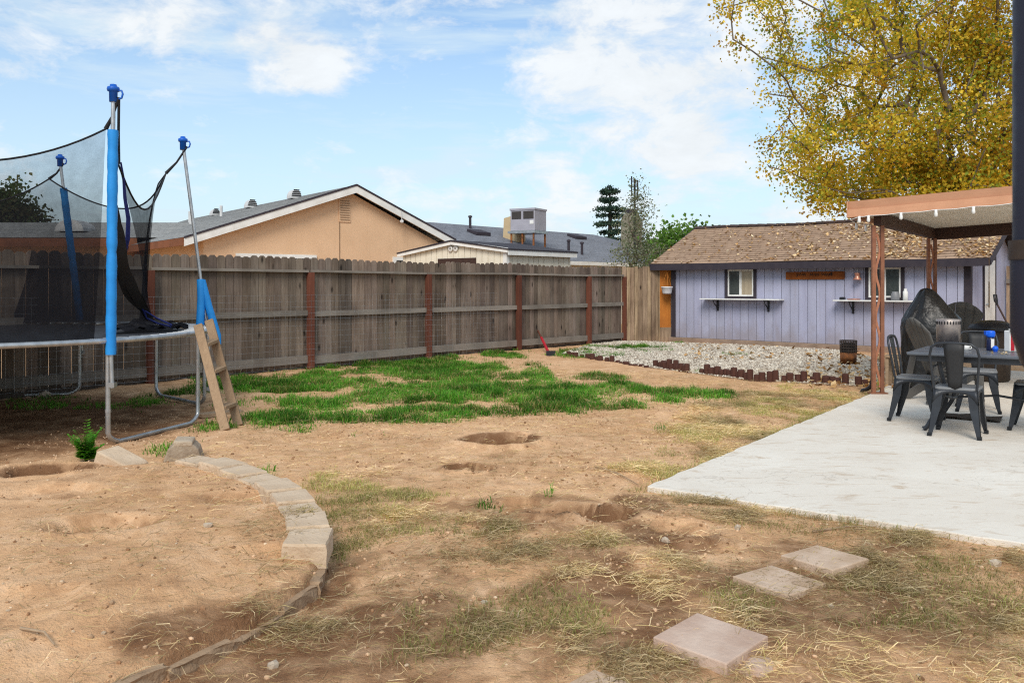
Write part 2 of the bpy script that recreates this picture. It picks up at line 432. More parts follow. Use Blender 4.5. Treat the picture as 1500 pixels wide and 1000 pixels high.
SUN_EL, SUN_AZ = math.radians(41), math.radians(190)      # azimuth clockwise from +Y: behind and to the left
def sky_world():
    w = bpy.data.worlds.new('World'); SC.world = w; w.use_nodes = True
    nt = w.node_tree; nt.nodes.clear()
    h = NT.__new__(NT); h.t = nt
    out = nt.nodes.new('ShaderNodeOutputWorld'); bg = nt.nodes.new('ShaderNodeBackground')
    sky = nt.nodes.new('ShaderNodeTexSky'); sky.sky_type = 'NISHITA'; sky.sun_disc = False
    sky.sun_elevation = SUN_EL; sky.sun_rotation = SUN_AZ; sky.air_density = 1.0; sky.dust_density = 1.2; sky.ozone_density = 1.6
    tc = nt.nodes.new('ShaderNodeTexCoord').outputs['Generated']
    nrm = h.n('ShaderNodeVectorMath', operation='NORMALIZE'); h.set(nrm.inputs[0], tc); d = nrm.outputs[0]
    sx = h.n('ShaderNodeSeparateXYZ'); h.set(sx.inputs[0], d)
    z = sx.outputs[2]
    zc = h.math('ADD', h.math('MAXIMUM', z, 0.), .14)
    pv = h.n('ShaderNodeCombineXYZ'); h.set(pv.inputs[0], h.math('DIVIDE', sx.outputs[0], zc)); h.set(pv.inputs[1], h.math('DIVIDE', sx.outputs[1], zc))
    p = pv.outputs[0]
    big = h.noise(p, .55, 3, .5, .2); mid = h.noise(p, 1.7, 8, .60, .25); fmap = h.n('ShaderNodeMapping'); h.set(fmap.inputs[0], d); fmap.inputs['Scale'].default_value = (1, 1, 1.9); fine = h.noise(fmap.outputs[0], 9.0, 9, .64, .3)
    streak = h.n('ShaderNodeMapping'); h.set(streak.inputs[0], d); streak.inputs['Scale'].default_value = (2.2, 2.2, 16)
    st = h.noise(streak.outputs[0], 2.0, 6, .6, .3)
    def blob(px, py, r, w):
        v = Vector((px - 750, F, 418 - py)).normalized()
        dd = h.n('ShaderNodeVectorMath', operation='DISTANCE'); h.set(dd.inputs[0], d); dd.inputs[1].default_value = v
        return h.map(dd.outputs['Value'], r, r * .15, 0, w)
    tot = None
    for b in ((235, 55, .09, .2), (300, 60, .05, .14), (415, 70, .07, .26), (470, 108, .06, .27), (360, 75, .05, .1), (380, 40, .05, .1), (880, 60, .24, .13), (960, 130, .13, .12), (1010, 245, .065, .18),
              (1060, 150, .08, .12), (700, 10, .25, .1), (640, 110, .16, -.2), (250, 160, .18, -.12), (60, 20, .2, .08), (20, 110, .06, .14), (600, 20, .1, .1), (1400, 150, .35, .2), (150, 100, .1, -.05), (600, 180, .16, -.04), (170, 190, .15, -.12)):
        q = blob(*b); tot = q if tot is None else h.math('ADD', tot, q)
    dens = h.math('ADD', tot, h.map(fine, .25, .75, -.42, .42))
    dens = h.math('ADD', dens, h.map(mid, .3, .7, -.1, .1))
    puff = h.map(dens, .0, .30, 0, .95)
    puff = h.math('MULTIPLY', puff, 1.0)
    wisp = h.map(h.math('ADD', st, h.math('MULTIPLY', big, .35)), .50, .85, 0, .8)
    haze = h.map(z, .0, .34, .82, .08)
    # behind and overhead a thin overcast so that the light stays soft
    over = h.map(sx.outputs[1], .25, -.35, 0, .75)
    over = h.math('MAXIMUM', over, h.map(z, .42, .8, 0, .6))
    f1 = h.math('MAXIMUM', h.math('MAXIMUM', wisp, haze), over)
    base = h.mix(1., sky.outputs[0], SKY_TINT, 'MULTIPLY')
    c1 = h.mix(f1, base, tuple(x / SKY_S for x in HAZE))
    shade = h.map(fine, .35, .65, .90, 1.04)
    cc = h.n('ShaderNodeMixRGB', blend_type='MULTIPLY'); cc.inputs[0].default_value = 1; h.set(cc.inputs[1], tuple(x / SKY_S for x in CLOUD))
    cmb = h.n('ShaderNodeCombineXYZ')
    for k in range(3): h.set(cmb.inputs[k], shade)
    h.set(cc.inputs[2], cmb.outputs[0])
    c2 = h.mix(puff, c1, cc.outputs[0])
    nt.links.new(c2, bg.inputs[0]); bg.inputs[1].default_value = SKY_S
    nt.links.new(bg.outputs[0], out.inputs[0])
DENOISE = False
SKY_S = .12
SKY_TINT = (1.24, 1.43, 1.52)
HAZE = (.72, .86, .955)
CLOUD = (.90, .94, .97)
sky_world()
sl = bpy.data.lights.new('sun', 'SUN'); sl.energy = 2.65; sl.angle = math.radians(26); sl.color = (1, .93, .83)
so = bpy.data.objects.new('sun', sl); COL.objects.link(so)
sd = Vector((math.sin(SUN_AZ) * math.cos(SUN_EL), math.cos(SUN_AZ) * math.cos(SUN_EL), math.sin(SUN_EL)))
so.rotation_euler = sd.to_track_quat('Z', 'Y').to_euler(); so.location = sd * 50
SC.view_settings.view_transform = 'Standard'; SC.view_settings.look = 'None'; SC.view_settings.exposure = 0
SC.cycles.transparent_max_bounces = 16
try:
    SC.cycles.use_denoising = DENOISE
    SC.cycles.filter_width = 1.15
except Exception: pass

# ------------------------------------------------------------------ ground
WALL = [(-1.62, 2.3), (-1.3, 2.95), (-1.12, 3.26), (-.99, 3.53), (-.89, 3.9), (-.925, 4.25), (-1.03, 4.65), (-1.22, 5.08), (-1.5, 5.52), (-1.88, 5.95), (-2.36, 6.32)]
MOUND = WALL + [(-2.9, 6.25), (-3.35, 5.85), (-4.1, 5.4), (-6.5, 4.4), (-8, 2.5), (-6, .3), (-2.2, .3)]
S0 = Vector((.93, 5.85)); UV_L = Vector((.586, .810)); UV_N = Vector((.810, -.586))      # patio corner and axes
RZP = math.atan2(-.586, .810)
def polydist(x, y, poly):
    """signed distance, positive inside"""
    x = np.asarray(x, float); y = np.asarray(y, float)
    ins = np.zeros(x.shape, bool); dm = np.full(x.shape, 1e9)
    n = len(poly)
    for i in range(n):
        x0, y0 = poly[i]; x1, y1 = poly[(i + 1) % n]
        c = ((y0 > y) != (y1 > y)) & (x < (x1 - x0) * (y - y0) / (y1 - y0 + 1e-12) + x0)
        ins ^= c
        t = np.clip(((x - x0) * (x1 - x0) + (y - y0) * (y1 - y0)) / ((x1 - x0) ** 2 + (y1 - y0) ** 2 + 1e-12), 0, 1)
        dm = np.minimum(dm, np.hypot(x - x0 - t * (x1 - x0), y - y0 - t * (y1 - y0)))
    return np.where(ins, dm, -dm)

def E(px, py, rx, ry, w=1.0):
    """ellipse seen in the photo -> ellipse on the ground"""
    c = G(px, py); a = G(px, py - ry); b = G(px, py + ry)
    return (c.x, (a.y + b.y) / 2, rx / F * c.y, (a.y - b.y) / 2, w)

GRAVEL = [tuple(G(*p).xy) for p in ((822, 519), (880, 526), (955, 539), (1030, 549), (1100, 557), (1180, 562), (1275, 567), (1300, 560), (1290, 528), (1240, 514), (1100, 506), (985, 502), (915, 499), (868, 504))]
HOLES = [(-.12, 7.62, .33, .27, .24), (-.40, 6.52, .11, .13, .14), (-.23, 6.44, .10, .09, .11), (.33, 5.25, .24, .17, .20), (.55, 5.14, .20, .14, .17), (.1, 5.35, .25, .2, .05), (-3.45, 6.28, .34, .26, .22),
         (-2.2, 4.55, .30, .17, .06), (-1.6, 5.1, .28, .14, .04), (.98, 4.9, .2, .15, .04), (-2.0, 3.4, .3, .2, .03), (1.0, 4.55, .25, .12, .03), (-2.9, 5.3, .4, .2, .03)]
TR = (-5.7, 8.85); TRR = 2.42

def H(x, y):
    x = np.asarray(x, float); y = np.asarray(y, float)
    h = .05 * (fbm(x * .8, y * .8, 3, 3) - .5) + .030 * (fbm(x * 3.1, y * 3.1, 9, 3) - .5) + .022 * (fbm(x * 11, y * 11, 21, 3) - .5) + .03 * np.abs(fbm(x * 2.3, y * 2.3, 25, 3) - .5)
    md = polydist(x, y, MOUND)
    low = np.where(y < 4.15, .062 + .07 * sstep(.0, .75, md), .118)
    soft = sstep(-2.4, -3.3, x)
    edge = sstep(-.02, .05, md) * (1 - soft) + sstep(-.35, .45, md) * soft
    h = h + (low + .03 * (fbm(x * 1.6, y * 1.6, 33, 3) - .3)) * edge
    h = h - .03 * sstep(-.5, -.02, md) * (1 - edge) * (1 - soft)
    r = np.hypot(x - TR[0], y - TR[1]); h = h - .05 * sstep(3.1, 2.2, r)
    for hx, hy, rx, ry, dp in HOLES:
        q = np.hypot((x - hx) / rx, (y - hy) / ry) + .35 * (fbm(x * 7, y * 7, 40, 2) - .5)
        h = h - dp * sstep(1.03, .74, q) + .15 * dp * np.exp(-((q - 1.25) / .25) ** 2)
    u = (x - S0.x) * UV_N.x + (y - S0.y) * UV_N.y; v = (x - S0.x) * UV_L.x + (y - S0.y) * UV_L.y
    ds = np.minimum(u, v)
    k = sstep(-.35, .03, ds)
    h = h * (1 - k) + (-.012) * k
    h = h - .25 * sstep(.06, .2, ds) * (v < 11) 
    k2 = sstep(-.25, .1, polydist(x, y, GRAVEL)); h = h * (1 - k2) + k2 * (.0 + .3 * h)
    far = sstep(20, 24, np.hypot(x, y)); h = h * (1 - far)
    return h
def Hs(x, y): return float(H(np.array([x]), np.array([y]))[0])

def ell(x, y, lst, seed=0, jag=.5):
    out = np.zeros(np.shape(x)); nz = (fbm(x * 2.4, y * 2.4, 60 + seed, 4) - .5) * 2
    for cx, cy, rx, ry, w in lst:
        q = np.hypot((x - cx) / rx, (y - cy) / ry) + jag * nz
        out = np.maximum(out, w * sstep(1.15, .6, q))
    return out

GREEN = [E(420, 570, 110, 20, .9), E(520, 552, 120, 22), E(600, 556, 130, 30), E(690, 560, 120, 36), E(780, 578, 110, 26), E(860, 572, 70, 20), E(960, 580, 80, 12), E(1035, 579, 48, 8), E(560, 598, 120, 22),
         E(640, 600, 80, 18), E(470, 590, 60, 14), E(800, 598, 90, 12), E(420, 614, 55, 14, .9), E(440, 628, 35, 9, .8), E(900, 596, 40, 7, .7), E(300, 572, 60, 14, .7), E(255, 580, 40, 16, .7), E(330, 618, 40, 10, .55),
         E(780, 550, 36, 8, .9), E(878, 556, 46, 9, .9), E(650, 530, 70, 9, .8), E(520, 540, 120, 10, .8), E(740, 522, 40, 8, .9), E(600, 528, 60, 6, .7), E(845, 516, 30, 5, .7), E(905, 508, 50, 5, .9), E(350, 555, 60, 10, .7)]
SPRIG = [E(964, 623, 14, 6, .6), E(525, 637, 12, 4, .7), E(710, 743, 20, 7, .8), E(800, 727, 14, 9, .6), E(560, 636, 6, 3, .5), E(860, 520, 60, 5, .6), E(960, 510, 30, 5, .7), E(985, 500, 14, 4, .8), E(250, 660, 40, 10, .7),
         E(375, 700, 24, 12, .6), E(120, 590, 120, 6, .5), E(60, 580, 70, 6, .4), E(310, 625, 40, 9, .6), E(205, 585, 30, 10, .5), E(1025, 545, 12, 5, .5), E(1075, 520, 20, 4, .5), E(940, 515, 12, 4, .8)]
DRYG = [E(560, 745, 110, 22, .9), E(610, 765, 90, 18, .9), E(500, 725, 50, 22, .9), E(520, 800, 60, 30, .9), E(720, 780, 70, 14, .6), E(800, 900, 100, 40, .7), E(680, 930, 110, 50, .7), E(620, 960, 70, 40, .6),
        E(1070, 640, 90, 28, .8), E(1150, 600, 90, 28, .95), E(1215, 578, 60, 14, .95), E(950, 690, 70, 10, .8), E(1030, 665, 60, 20, .6), E(1110, 585, 60, 14, .7), E(1100, 880, 60, 30, .7), E(1350, 900, 160, 60, .55), E(480, 770, 26, 40, .9), E(1420, 850, 80, 40, .5), E(470, 700, 30, 18, .6), E(1150, 770, 100, 14, .4), E(870, 800, 60, 14, .3)]
STRAW = [E(430, 810, 70, 30, .8), E(400, 850, 60, 30, .6), E(600, 850, 160, 60, .55), E(800, 830, 160, 40, .6), E(870, 800, 60, 16, 1.0), E(1000, 850, 120, 50, .45), E(1200, 880, 240, 60, .9), E(1350, 940, 260, 80, .85), E(1350, 830, 230, 34, .8),
         E(1150, 760, 150, 24, .8), E(950, 740, 60, 16, .6), E(700, 950, 260, 60, .7), E(520, 900, 100, 50, .5), E(1040, 990, 220, 50, .6), E(1120, 660, 120, 60, .6), E(950, 692, 90, 12, .8), E(1200, 590, 90, 20, .7), E(640, 780, 160, 30, .5), E(1280, 790, 200, 14, .9), E(1080, 735, 130, 8, .9), E(1430, 810, 100, 14, .9), E(500, 690, 60, 12, .4), E(350, 980, 120, 26, .35), E(420, 930, 70, 30, .4)]
def dens_green(x, y):
    g = ell(x, y, GREEN, 1, .55)
    hole = sstep(.54, .62, fbm(x * 1.3, y * 1.3, 77, 3)) * .95
    tuft = .30 + .70 * sstep(.40, .60, fbm(x * 4.2, y * 4.2, 78, 3))
    h2 = sstep(.60, .52, fbm(x * 2.6, y * 2.6, 79, 3))
    return g ** 1.3 * (1 - hole) * tuft * (.42 + .58 * h2)
def dens_dry(x, y): return ell(x, y, DRYG, 2, .7) * sstep(.36, .6, fbm(x * 4, y * 4, 81, 3))
def dens_straw(x, y): return np.maximum(.022, ell(x, y, STRAW, 3, .8) * (.10 + .90 * sstep(.44, .66, fbm(x * 2.3, y * 2.3, 83, 4)) * (.4 + .6 * sstep(.4, .55, fbm(x * 9, y * 9, 85, 2)))))
def on_slab(x, y):
    u = (x - S0.x) * UV_N.x + (y - S0.y) * UV_N.y; v = (x - S0.x) * UV_L.x + (y - S0.y) * UV_L.y
    return (u > 0) & (v > 0)

def ground():
    def axis(a, b, st, far):
        core = list(np.arange(a, b, st)); out = []; s = st; p = b
        while p < far: out.append(p); s *= 1.35; p += s
        out.append(far); neg = []; s = st; p = a
        while p > -far: s *= 1.35; p -= s; neg.append(max(p, -far))
        return np.array(neg[::-1] + core + out)
    xs = axis(-7.2, 7.0, .035, 900.0); ys = axis(1.6, 15.5, .035, 900.0)
    X, Y = np.meshgrid(xs, ys); Z = H(X, Y)
    nx, ny = len(xs), len(ys)
    V = np.stack([X, Y, Z], -1).reshape(-1, 3)
    i = np.arange((ny - 1) * (nx - 1)); r = i // (nx - 1); c = i % (nx - 1); b = r * nx + c
    Fc = np.stack([b, b + 1, b + nx + 1, b + nx], -1).ravel()
    x, y = V[:, 0], V[:, 1]
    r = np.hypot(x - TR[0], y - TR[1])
    dark = .80 * sstep(3.0, 1.9, r)  # shade under the trampoline, painted into the soil colour
    for hx, hy, rx, ry, dp in HOLES:
        dark = np.maximum(dark, min(1, dp * 8) * sstep(1.3, .98, np.hypot((x - hx) / rx, (y - hy) / ry)))
    dk = [E(1180, 890, 330, 90, .55), E(900, 880, 200, 70, .6), E(800, 750, 130, 30, .45), E(1000, 790, 90, 24, .6), E(560, 930, 260, 70, .6), E(350, 960, 160, 50, .6), E(940, 740, 60, 20, .6), E(480, 860, 50, 50, .6), E(1320, 810, 70, 20, .5), E(880, 945, 80, 30, .7), E(560, 690, 70, 30, .2)]
    dk = [(a, b, c, d, min(.85, w * 1.35)) for a, b, c, d, w in dk] + [E(1000, 930, 560, 110, .5), E(1150, 850, 250, 50, .45), E(560, 860, 120, 60, .4), E(780, 690, 200, 30, .22), E(200, 740, 160, 40, .18), E(120, 900, 200, 70, .2)]
    dk += [E(100, 620, 220, 50, .35), E(420, 545, 400, 18, .3)]
    dark = np.maximum(dark, ell(x, y, dk, 5, .7))
    dry = np.maximum(.7 * ell(x, y, DRYG, 2, .7), 1.1 * dens_straw(x, y))
    grn = np.maximum(dens_green(x, y), .35 * ell(x, y, SPRIG, 4, .4))
    far = sstep(19, 26, np.hypot(x, y))
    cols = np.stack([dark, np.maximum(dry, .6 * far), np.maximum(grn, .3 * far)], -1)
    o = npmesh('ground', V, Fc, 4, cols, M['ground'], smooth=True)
    tag(o, kind='structure')
ground()

def blades(name, n, dens, box, hgt, wid, lean, cols, mat, flat=False, zoff=0., avoid=True, tone=False):
    """many single blades whose number follows the density"""
    P = []
    need = n
    got = 0
    for _ in range(60):
        x = rng.uniform(box[0], box[1], n); y = rng.uniform(box[2], box[3], n)
        k = rng.random(n) < dens(x, y)
        if avoid: k &= ~on_slab(x - .02, y)
        P.append(np.stack([x[k], y[k]], -1)); got += k.sum()
        if got > need: break
    P = np.concatenate(P)[:need]; m = len(P)
    x, y = P[:, 0], P[:, 1]; z = H(x, y) + zoff
    h = rng.uniform(*hgt, m) * (.6 + .8 * fbm(x * 3, y * 3, 91, 2))
    if tone: h = h * (.55 + .6 * np.clip(dens(x, y), 0, 1))
    w = rng.uniform(*wid, m)
    a = rng.uniform(0, 2 * np.pi, m); b = a + rng.normal(0, .6, m) + np.pi / 2
    ln = rng.uniform(*lean, m)
    dx, dy = np.cos(a), np.sin(a); px, py = np.cos(b) * w / 2, np.sin(b) * w / 2
    if flat:
        zz = rng.uniform(.002, .035, m) ** 1.0; dz = rng.normal(0, .22, m)
        cur = rng.normal(0, .5, m)
        p0 = np.stack([x, y, z + zz], -1)
        p1 = p0 + np.stack([dx * h * .5, dy * h * .5, h * .5 * dz + .004], -1)
        a2 = a + cur
        p2 = p1 + np.stack([np.cos(a2) * h * .5, np.sin(a2) * h * .5, -h * .4 * dz], -1)
        p1[:, 2] = np.maximum(p1[:, 2], z + .003); p2[:, 2] = np.maximum(p2[:, 2], z + .002)
    else:
        p0 = np.stack([x, y, z - .01], -1)
        p1 = p0 + np.stack([dx * h * ln * .35, dy * h * ln * .35, h * .62], -1)
        p2 = p0 + np.stack([dx * h * ln, dy * h * ln, h * (1.0 - .35 * ln)], -1)
    s = np.stack([px, py, np.zeros(m)], -1)
    if flat: s[:, 2] = w * .3
    V = np.stack([p0 - s, p0 + s, p1 + s * .8, p1 - s * .8, p2 + s * .12, p2 - s * .12], 1).reshape(-1, 3)
    base = (np.arange(m) * 6)[:, None]
    Fc = (base + np.array([[0, 1, 2, 3, 3, 2, 4, 5]])).ravel()
    ci = rng.integers(0, len(cols), m); c = np.array(cols)[ci] * rng.uniform(.65, 1.35, (m, 1))
    pn = fbm(x * 1.7, y * 1.7, 95, 3)[:, None]; c = c * (.78 + .75 * sstep(.35, .65, pn)); dryk = (rng.random((m, 1)) < .08 + .16 * sstep(.5, .7, fbm(x * 2.3, y * 2.3, 96, 2))[:, None]) * 1.
    c = c * (1 - dryk) + dryk * (np.array([[.42, .34, .13]]) * rng.uniform(.6, 1.2, (m, 1)) if tone else c)
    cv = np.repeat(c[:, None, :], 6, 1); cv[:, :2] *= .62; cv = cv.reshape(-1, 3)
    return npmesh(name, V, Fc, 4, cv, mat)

GR = [(.055, .19, .018), (.08, .245, .022), (.042, .15, .014), (.11, .29, .03), (.14, .26, .04)]
o = blades('lawn_grass', 110000, dens_green, (-7, 5, 7, 20), (.04, .125), (.004, .009), (.15, 1.0), GR, M['grass'], tone=True)
tag(o, 'patch of bright green grass growing in the bare dirt before the fence', 'grass', kind='stuff')
o = blades('sprouting_weeds', 9000, lambda x, y: ell(x, y, SPRIG, 4, .4) * sstep(.4, .55, fbm(x * 6, y * 6, 70, 2)), (-8, 5, 4, 21), (.03, .1), (.004, .009), (.3, 1.1), GR + [(.16, .24, .05)], M['grass'])
tag(o, 'scattered green sprouts along blocks, gravel bed and trampoline legs', 'weeds', kind='stuff')
OL = [(.30, .32, .09), (.42, .38, .15), (.32, .31, .10), (.50, .40, .19), (.25, .26, .08)]
o = blades('olive_grass', 32000, dens_dry, (-2.5, 6, 2.2, 15), (.02, .065), (.002, .004), (.4, 1.5), OL, M['straw'])
tag(o, 'thin yellowing olive grass over the foreground dirt and the patio edge', 'grass', kind='stuff')
ST = [(.66, .50, .28), (.56, .41, .22), (.46, .33, .18), (.72, .58, .36), (.34, .24, .12), (.54, .44, .20)]
o = blades('dry_straw', 74000, dens_straw, (-2.6, 6.5, 2.0, 14), (.03, .13), (.0014, .0032), (.4, 1.3), ST, M['straw'], flat=True)
tag(o, 'loose dead straw lying over the brown soil', 'dead grass', kind='stuff')
o = blades('dry_stubble', 12000, lambda x, y: np.maximum(0, dens_straw(x, y) - .04) ** 2, (-2.6, 6.5, 2.0, 14), (.02, .07), (.0015, .003), (.6, 1.8), ST + OL[:2], M['straw'])
tag(o, 'short dead grass stubble standing around the square stepping stones', 'dead grass', kind='stuff')
o = blades('edge_grass', 5000, lambda x, y: sstep(.16, .02, -np.minimum((x - S0.x) * UV_N.x + (y - S0.y) * UV_N.y, (x - S0.x) * UV_L.x + (y - S0.y) * UV_L.y)) * sstep(.4, .6, fbm(x * 3, y * 3, 19, 3)),
           (.6, 6.2, 2.2, 11.5), (.03, .08), (.002, .004), (.3, 1.2), OL + ST[:3] + [(.10, .17, .04)], M['straw'])
tag(o, 'fringe of rough grass along the concrete patio edge', 'grass', kind='stuff')

def pebbles(name, n, dens, box, size, cols, mat, flat=.6, zoff=0, hfn=H):
    P = []; got = 0
    for _ in range(60):
        x = rng.uniform(box[0], box[1], n); y = rng.uniform(box[2], box[3], n)
        k = rng.random(n) < dens(x, y); P.append(np.stack([x[k], y[k]], -1)); got += k.sum()
        if got > n: break
    P = np.concatenate(P)[:n]; m = len(P)
    vs, fs = ICO[1]; vs = np.array(vs); fs = np.array(fs)
    s = rng.uniform(size[0], size[1], m) * rng.uniform(.6, 1.2, m)
    q = vs[None] * (1 + .5 * (rng.random((m, len(vs), 1)) - .5)) * s[:, None, None] * np.stack([np.ones(m), rng.uniform(.6, 1, m), rng.uniform(.4, flat + .2, m)], -1)[:, None, :]
    a = rng.uniform(0, 6.28, m); ca, sa = np.cos(a)[:, None], np.sin(a)[:, None]
    X = q[:, :, 0] * ca - q[:, :, 1] * sa; Y = q[:, :, 0] * sa + q[:, :, 1] * ca
    z = hfn(P[:, 0], P[:, 1]) + zoff
    V = np.stack([X + P[:, :1], Y + P[:, 1:], q[:, :, 2] + z[:, None] + (s * .15)[:, None]], -1).reshape(-1, 3)
    Fc = ((np.arange(m) * len(vs))[:, None, None] + fs[None]).ravel()
    c = np.array(cols)[rng.integers(0, len(cols), m)] * rng.uniform(.7, 1.2, (m, 1))
    return npmesh(name, V, Fc, 3, np.repeat(c, len(vs), 0), mat)

def tri_sheet(name, poly, z, mat, kind=None):
    mb = MB(); mb.slab(poly, z - .08, z); return mb.build(name, mat)
o = tri_sheet('gravel_bed', GRAVEL, .012, M['foundation']); tag(o, kind='structure')
o = pebbles('gravel', 30000, lambda x, y: (polydist(x, y, GRAVEL) > -.02) * 1., (.5, 7, 11, 22), (.013, .027), [(1, .98, .94), (.85, .8, .74), (.7, .65, .6), (1.1, 1.08, 1.05), (.55, .5, .46)], M['gravel'], zoff=.012, hfn=lambda x, y: np.zeros(len(x)))
tag(o, 'pale crushed gravel filling the bed before the lavender shed', 'gravel', kind='stuff')
o = pebbles('pebbles', 2600, lambda x, y: (~on_slab(x, y)) * (.25 + .5 * sstep(.5, .65, fbm(x, y, 8, 3))), (-4.5, 5, 2.1, 9), (.003, .011), [(1.3, 1.05, .8), (1, .75, .55), (1.5, 1.4, 1.25), (.8, .58, .42)], M['stone'])
tag(o, 'small pebbles strewn over the bare dirt', 'pebbles', kind='stuff')
o = pebbles('soil_clods', 9000, lambda x, y: (~on_slab(x, y)) * (.12 + .88 * sstep(.48, .68, fbm(x * 1.9, y * 1.9, 14, 4))), (-4.5, 5, 2.0, 10), (.003, .013), [(1.15, .92, .72), (.85, .62, .44), (.6, .4, .27), (1.3, 1.05, .85)], M['stone'], .8)
tag(o, 'crumbled soil clods lying on the bare dirt', 'soil', kind='stuff')

# concrete patio with a saw joint and a real edge
def patio():
    mb = MB()
    def P(u, v): q = S0 + UV_N * u + UV_L * v; return (q.x, q.y)
    cuts_v = [0, 3.3, 6.75, 10.6]; cuts_u = [0, 4.3, 9.0]
    for i in range(3):
        for j in range(2):
            g = .009
            a, b, c, d = cuts_u[j] + (g if j else 0), cuts_u[j + 1], cuts_v[i] + (g if i else 0), cuts_v[i + 1]
            ns = 26
            edge = [P(a + (b - a) * k / ns, c) for k in range(ns)] + [P(b, c + (d - c) * k / ns) for k in range(ns)] + [P(b - (b - a) * k / ns, d) for k in range(ns)] + [P(a, d - (d - c) * k / ns) for k in range(ns)]
            jit = []
            for q in edge:
                jit.append((q[0] + .026 * (random.random() - .5), q[1] + .026 * (random.random() - .5)))
            mb.slab(edge if (i and j) else jit, -.10, .028 - .0015 * ((i * 2 + j) % 3))
    o = mb.build('patio', M['patio'], bevel=.006); tag(o, kind='structure')
patio()
PZ = .028

def scatter_leaves(name, pts, nrm_fn, size, cols, mat, parent=None):
    """flat curled leaf pieces at points (n,3)"""
    m = len(pts); s = rng.uniform(*size, m)
    a = rng.normal(0, 1, (m, 3)); a[:, 2] *= .35; a /= np.linalg.norm(a, axis=1)[:, None]
    b = np.cross(a, rng.normal(0, .4, (m, 3)) + np.array([0, 0, 1.])); b /= np.linalg.norm(b, axis=1)[:, None]
    c = np.cross(a, b)
    s = s[:, None]
    V = np.stack([pts - a * s * .6, pts + b * s * .42 + c * s * .15, pts + a * s * .6, pts - b * s * .42 + c * s * .15], 1).reshape(-1, 3)
    Fc = (np.arange(m)[:, None] * 4 + np.array([[0, 1, 2, 3]])).ravel()
    cc = np.array(cols)[rng.integers(0, len(cols), m)] * rng.uniform(.7, 1.3, (m, 1))
    return npmesh(name, V, Fc, 4, np.repeat(cc, 4, 0), mat, parent)

# ------------------------------------------------------------------ edging blocks of the raised bed
def along(poly, s):
    for i in range(len(poly) - 1):
        a, b = Vector(poly[i]), Vector(poly[i + 1]); L = (b - a).length
        if s <= L or i == len(poly) - 2: return a.lerp(b, s / L), (b - a).normalized()
        s -= L
def block_mesh(w, d, h, mat, seed, chip=.012, taper=.82):
    mb = MB(); rr = random.Random(seed); n = 6
    # block with split face along +y... outer face is y=0, inner y=-d (narrower), roughened
    rows = []
    def J(s): return (rr.random() - .5) * s
    top = [(-w / 2, 0), (w / 2, 0), (w / 2 * taper, -d), (-w / 2 * taper, -d)]
    ring = []
    for i in range(4):
        a, b = top[i], top[(i + 1) % 4]
        for k in range(n): ring.append((a[0] + (b[0] - a[0]) * k / n, a[1] + (b[1] - a[1]) * k / n))
    m = len(ring); vs = []
    for z, sc in ((0, 1.0), (h * .35, 1.0), (h * .7, 1.0), (h - .012, 1.0), (h, .955)):
        for k, (x, y) in enumerate(ring):
            vs.append((x * sc + J(chip), (y + d / 2) * sc - d / 2 + J(chip), z + J(chip * .35)))
    vs.append((0, -d / 2, h)); fs = []
    for i in range(4):
        for k in range(m): fs.append((i * m + k, (i + 1) * m + k, (i + 1) * m + (k + 1) % m, i * m + (k + 1) % m))
    for k in range(m): fs.append((4 * m + k, len(vs) - 1, 4 * m + (k + 1) % m))
    mb.add(vs, fs); return mb
GB = 'tan blocks of the curved garden edging'
def edging():
    poly = WALL
    tot = sum((Vector(poly[i + 1]) - Vector(poly[i])).length for i in range(len(poly) - 1))
    # arclength where the upper course starts
    s = 1.95; k = 0
    while s < tot - .1:
        w = .30
        p, t = along(poly, s + w / 2)
        n = Vector((t.y, -t.x))                      # outwards
        mb = block_mesh(w - .004, .215, .115, None, 50 + k, .005, .86)
        mt = M['concrete_block']
        name = 'edging_block'
        o = mb.build(name, mt)
        o.location = (p.x + n.x * .02, p.y + n.y * .02, .045 + .012 * math.sin(k * 2.1) + (.0 if k else -.0))
        o.rotation_euler = (random.uniform(-.02, .02), random.uniform(-.02, .02), math.atan2(t.y, t.x) + math.pi + random.uniform(-.03, .03))
        if k == 0: tag(o, 'first upper edging block with an exposed broken gray front face', 'edging block', GB); o.data.materials[0] = M['concrete_block']
        else: tag(o, 'dusty tan block in the upper course of the curved edging', 'edging block', GB)
        s += w; k += 1
    s = .25; k = 0
    while s < tot - .9:
        w = .30
        p, t = along(poly, s + w / 2); n = Vector((t.y, -t.x))
        mb = block_mesh(w - .004, .085, .14, None, 150 + k, .016, .95)
        o = mb.build('edging_block', M['buried_block'])
        o.location = (p.x + n.x * .012, p.y + n.y * .012, -.108 + .016 * math.sin(k * 1.7) - .035 * (p.y < 2.9)); o.rotation_euler = (random.uniform(-.04, .04), random.uniform(-.04, .04), math.atan2(t.y, t.x) + math.pi)
        tag(o, 'rough dirt-caked block half buried in the lower course of the edging', 'edging block', 'buried lower blocks of the curved garden edging')
        s += w; k += 1
edging()

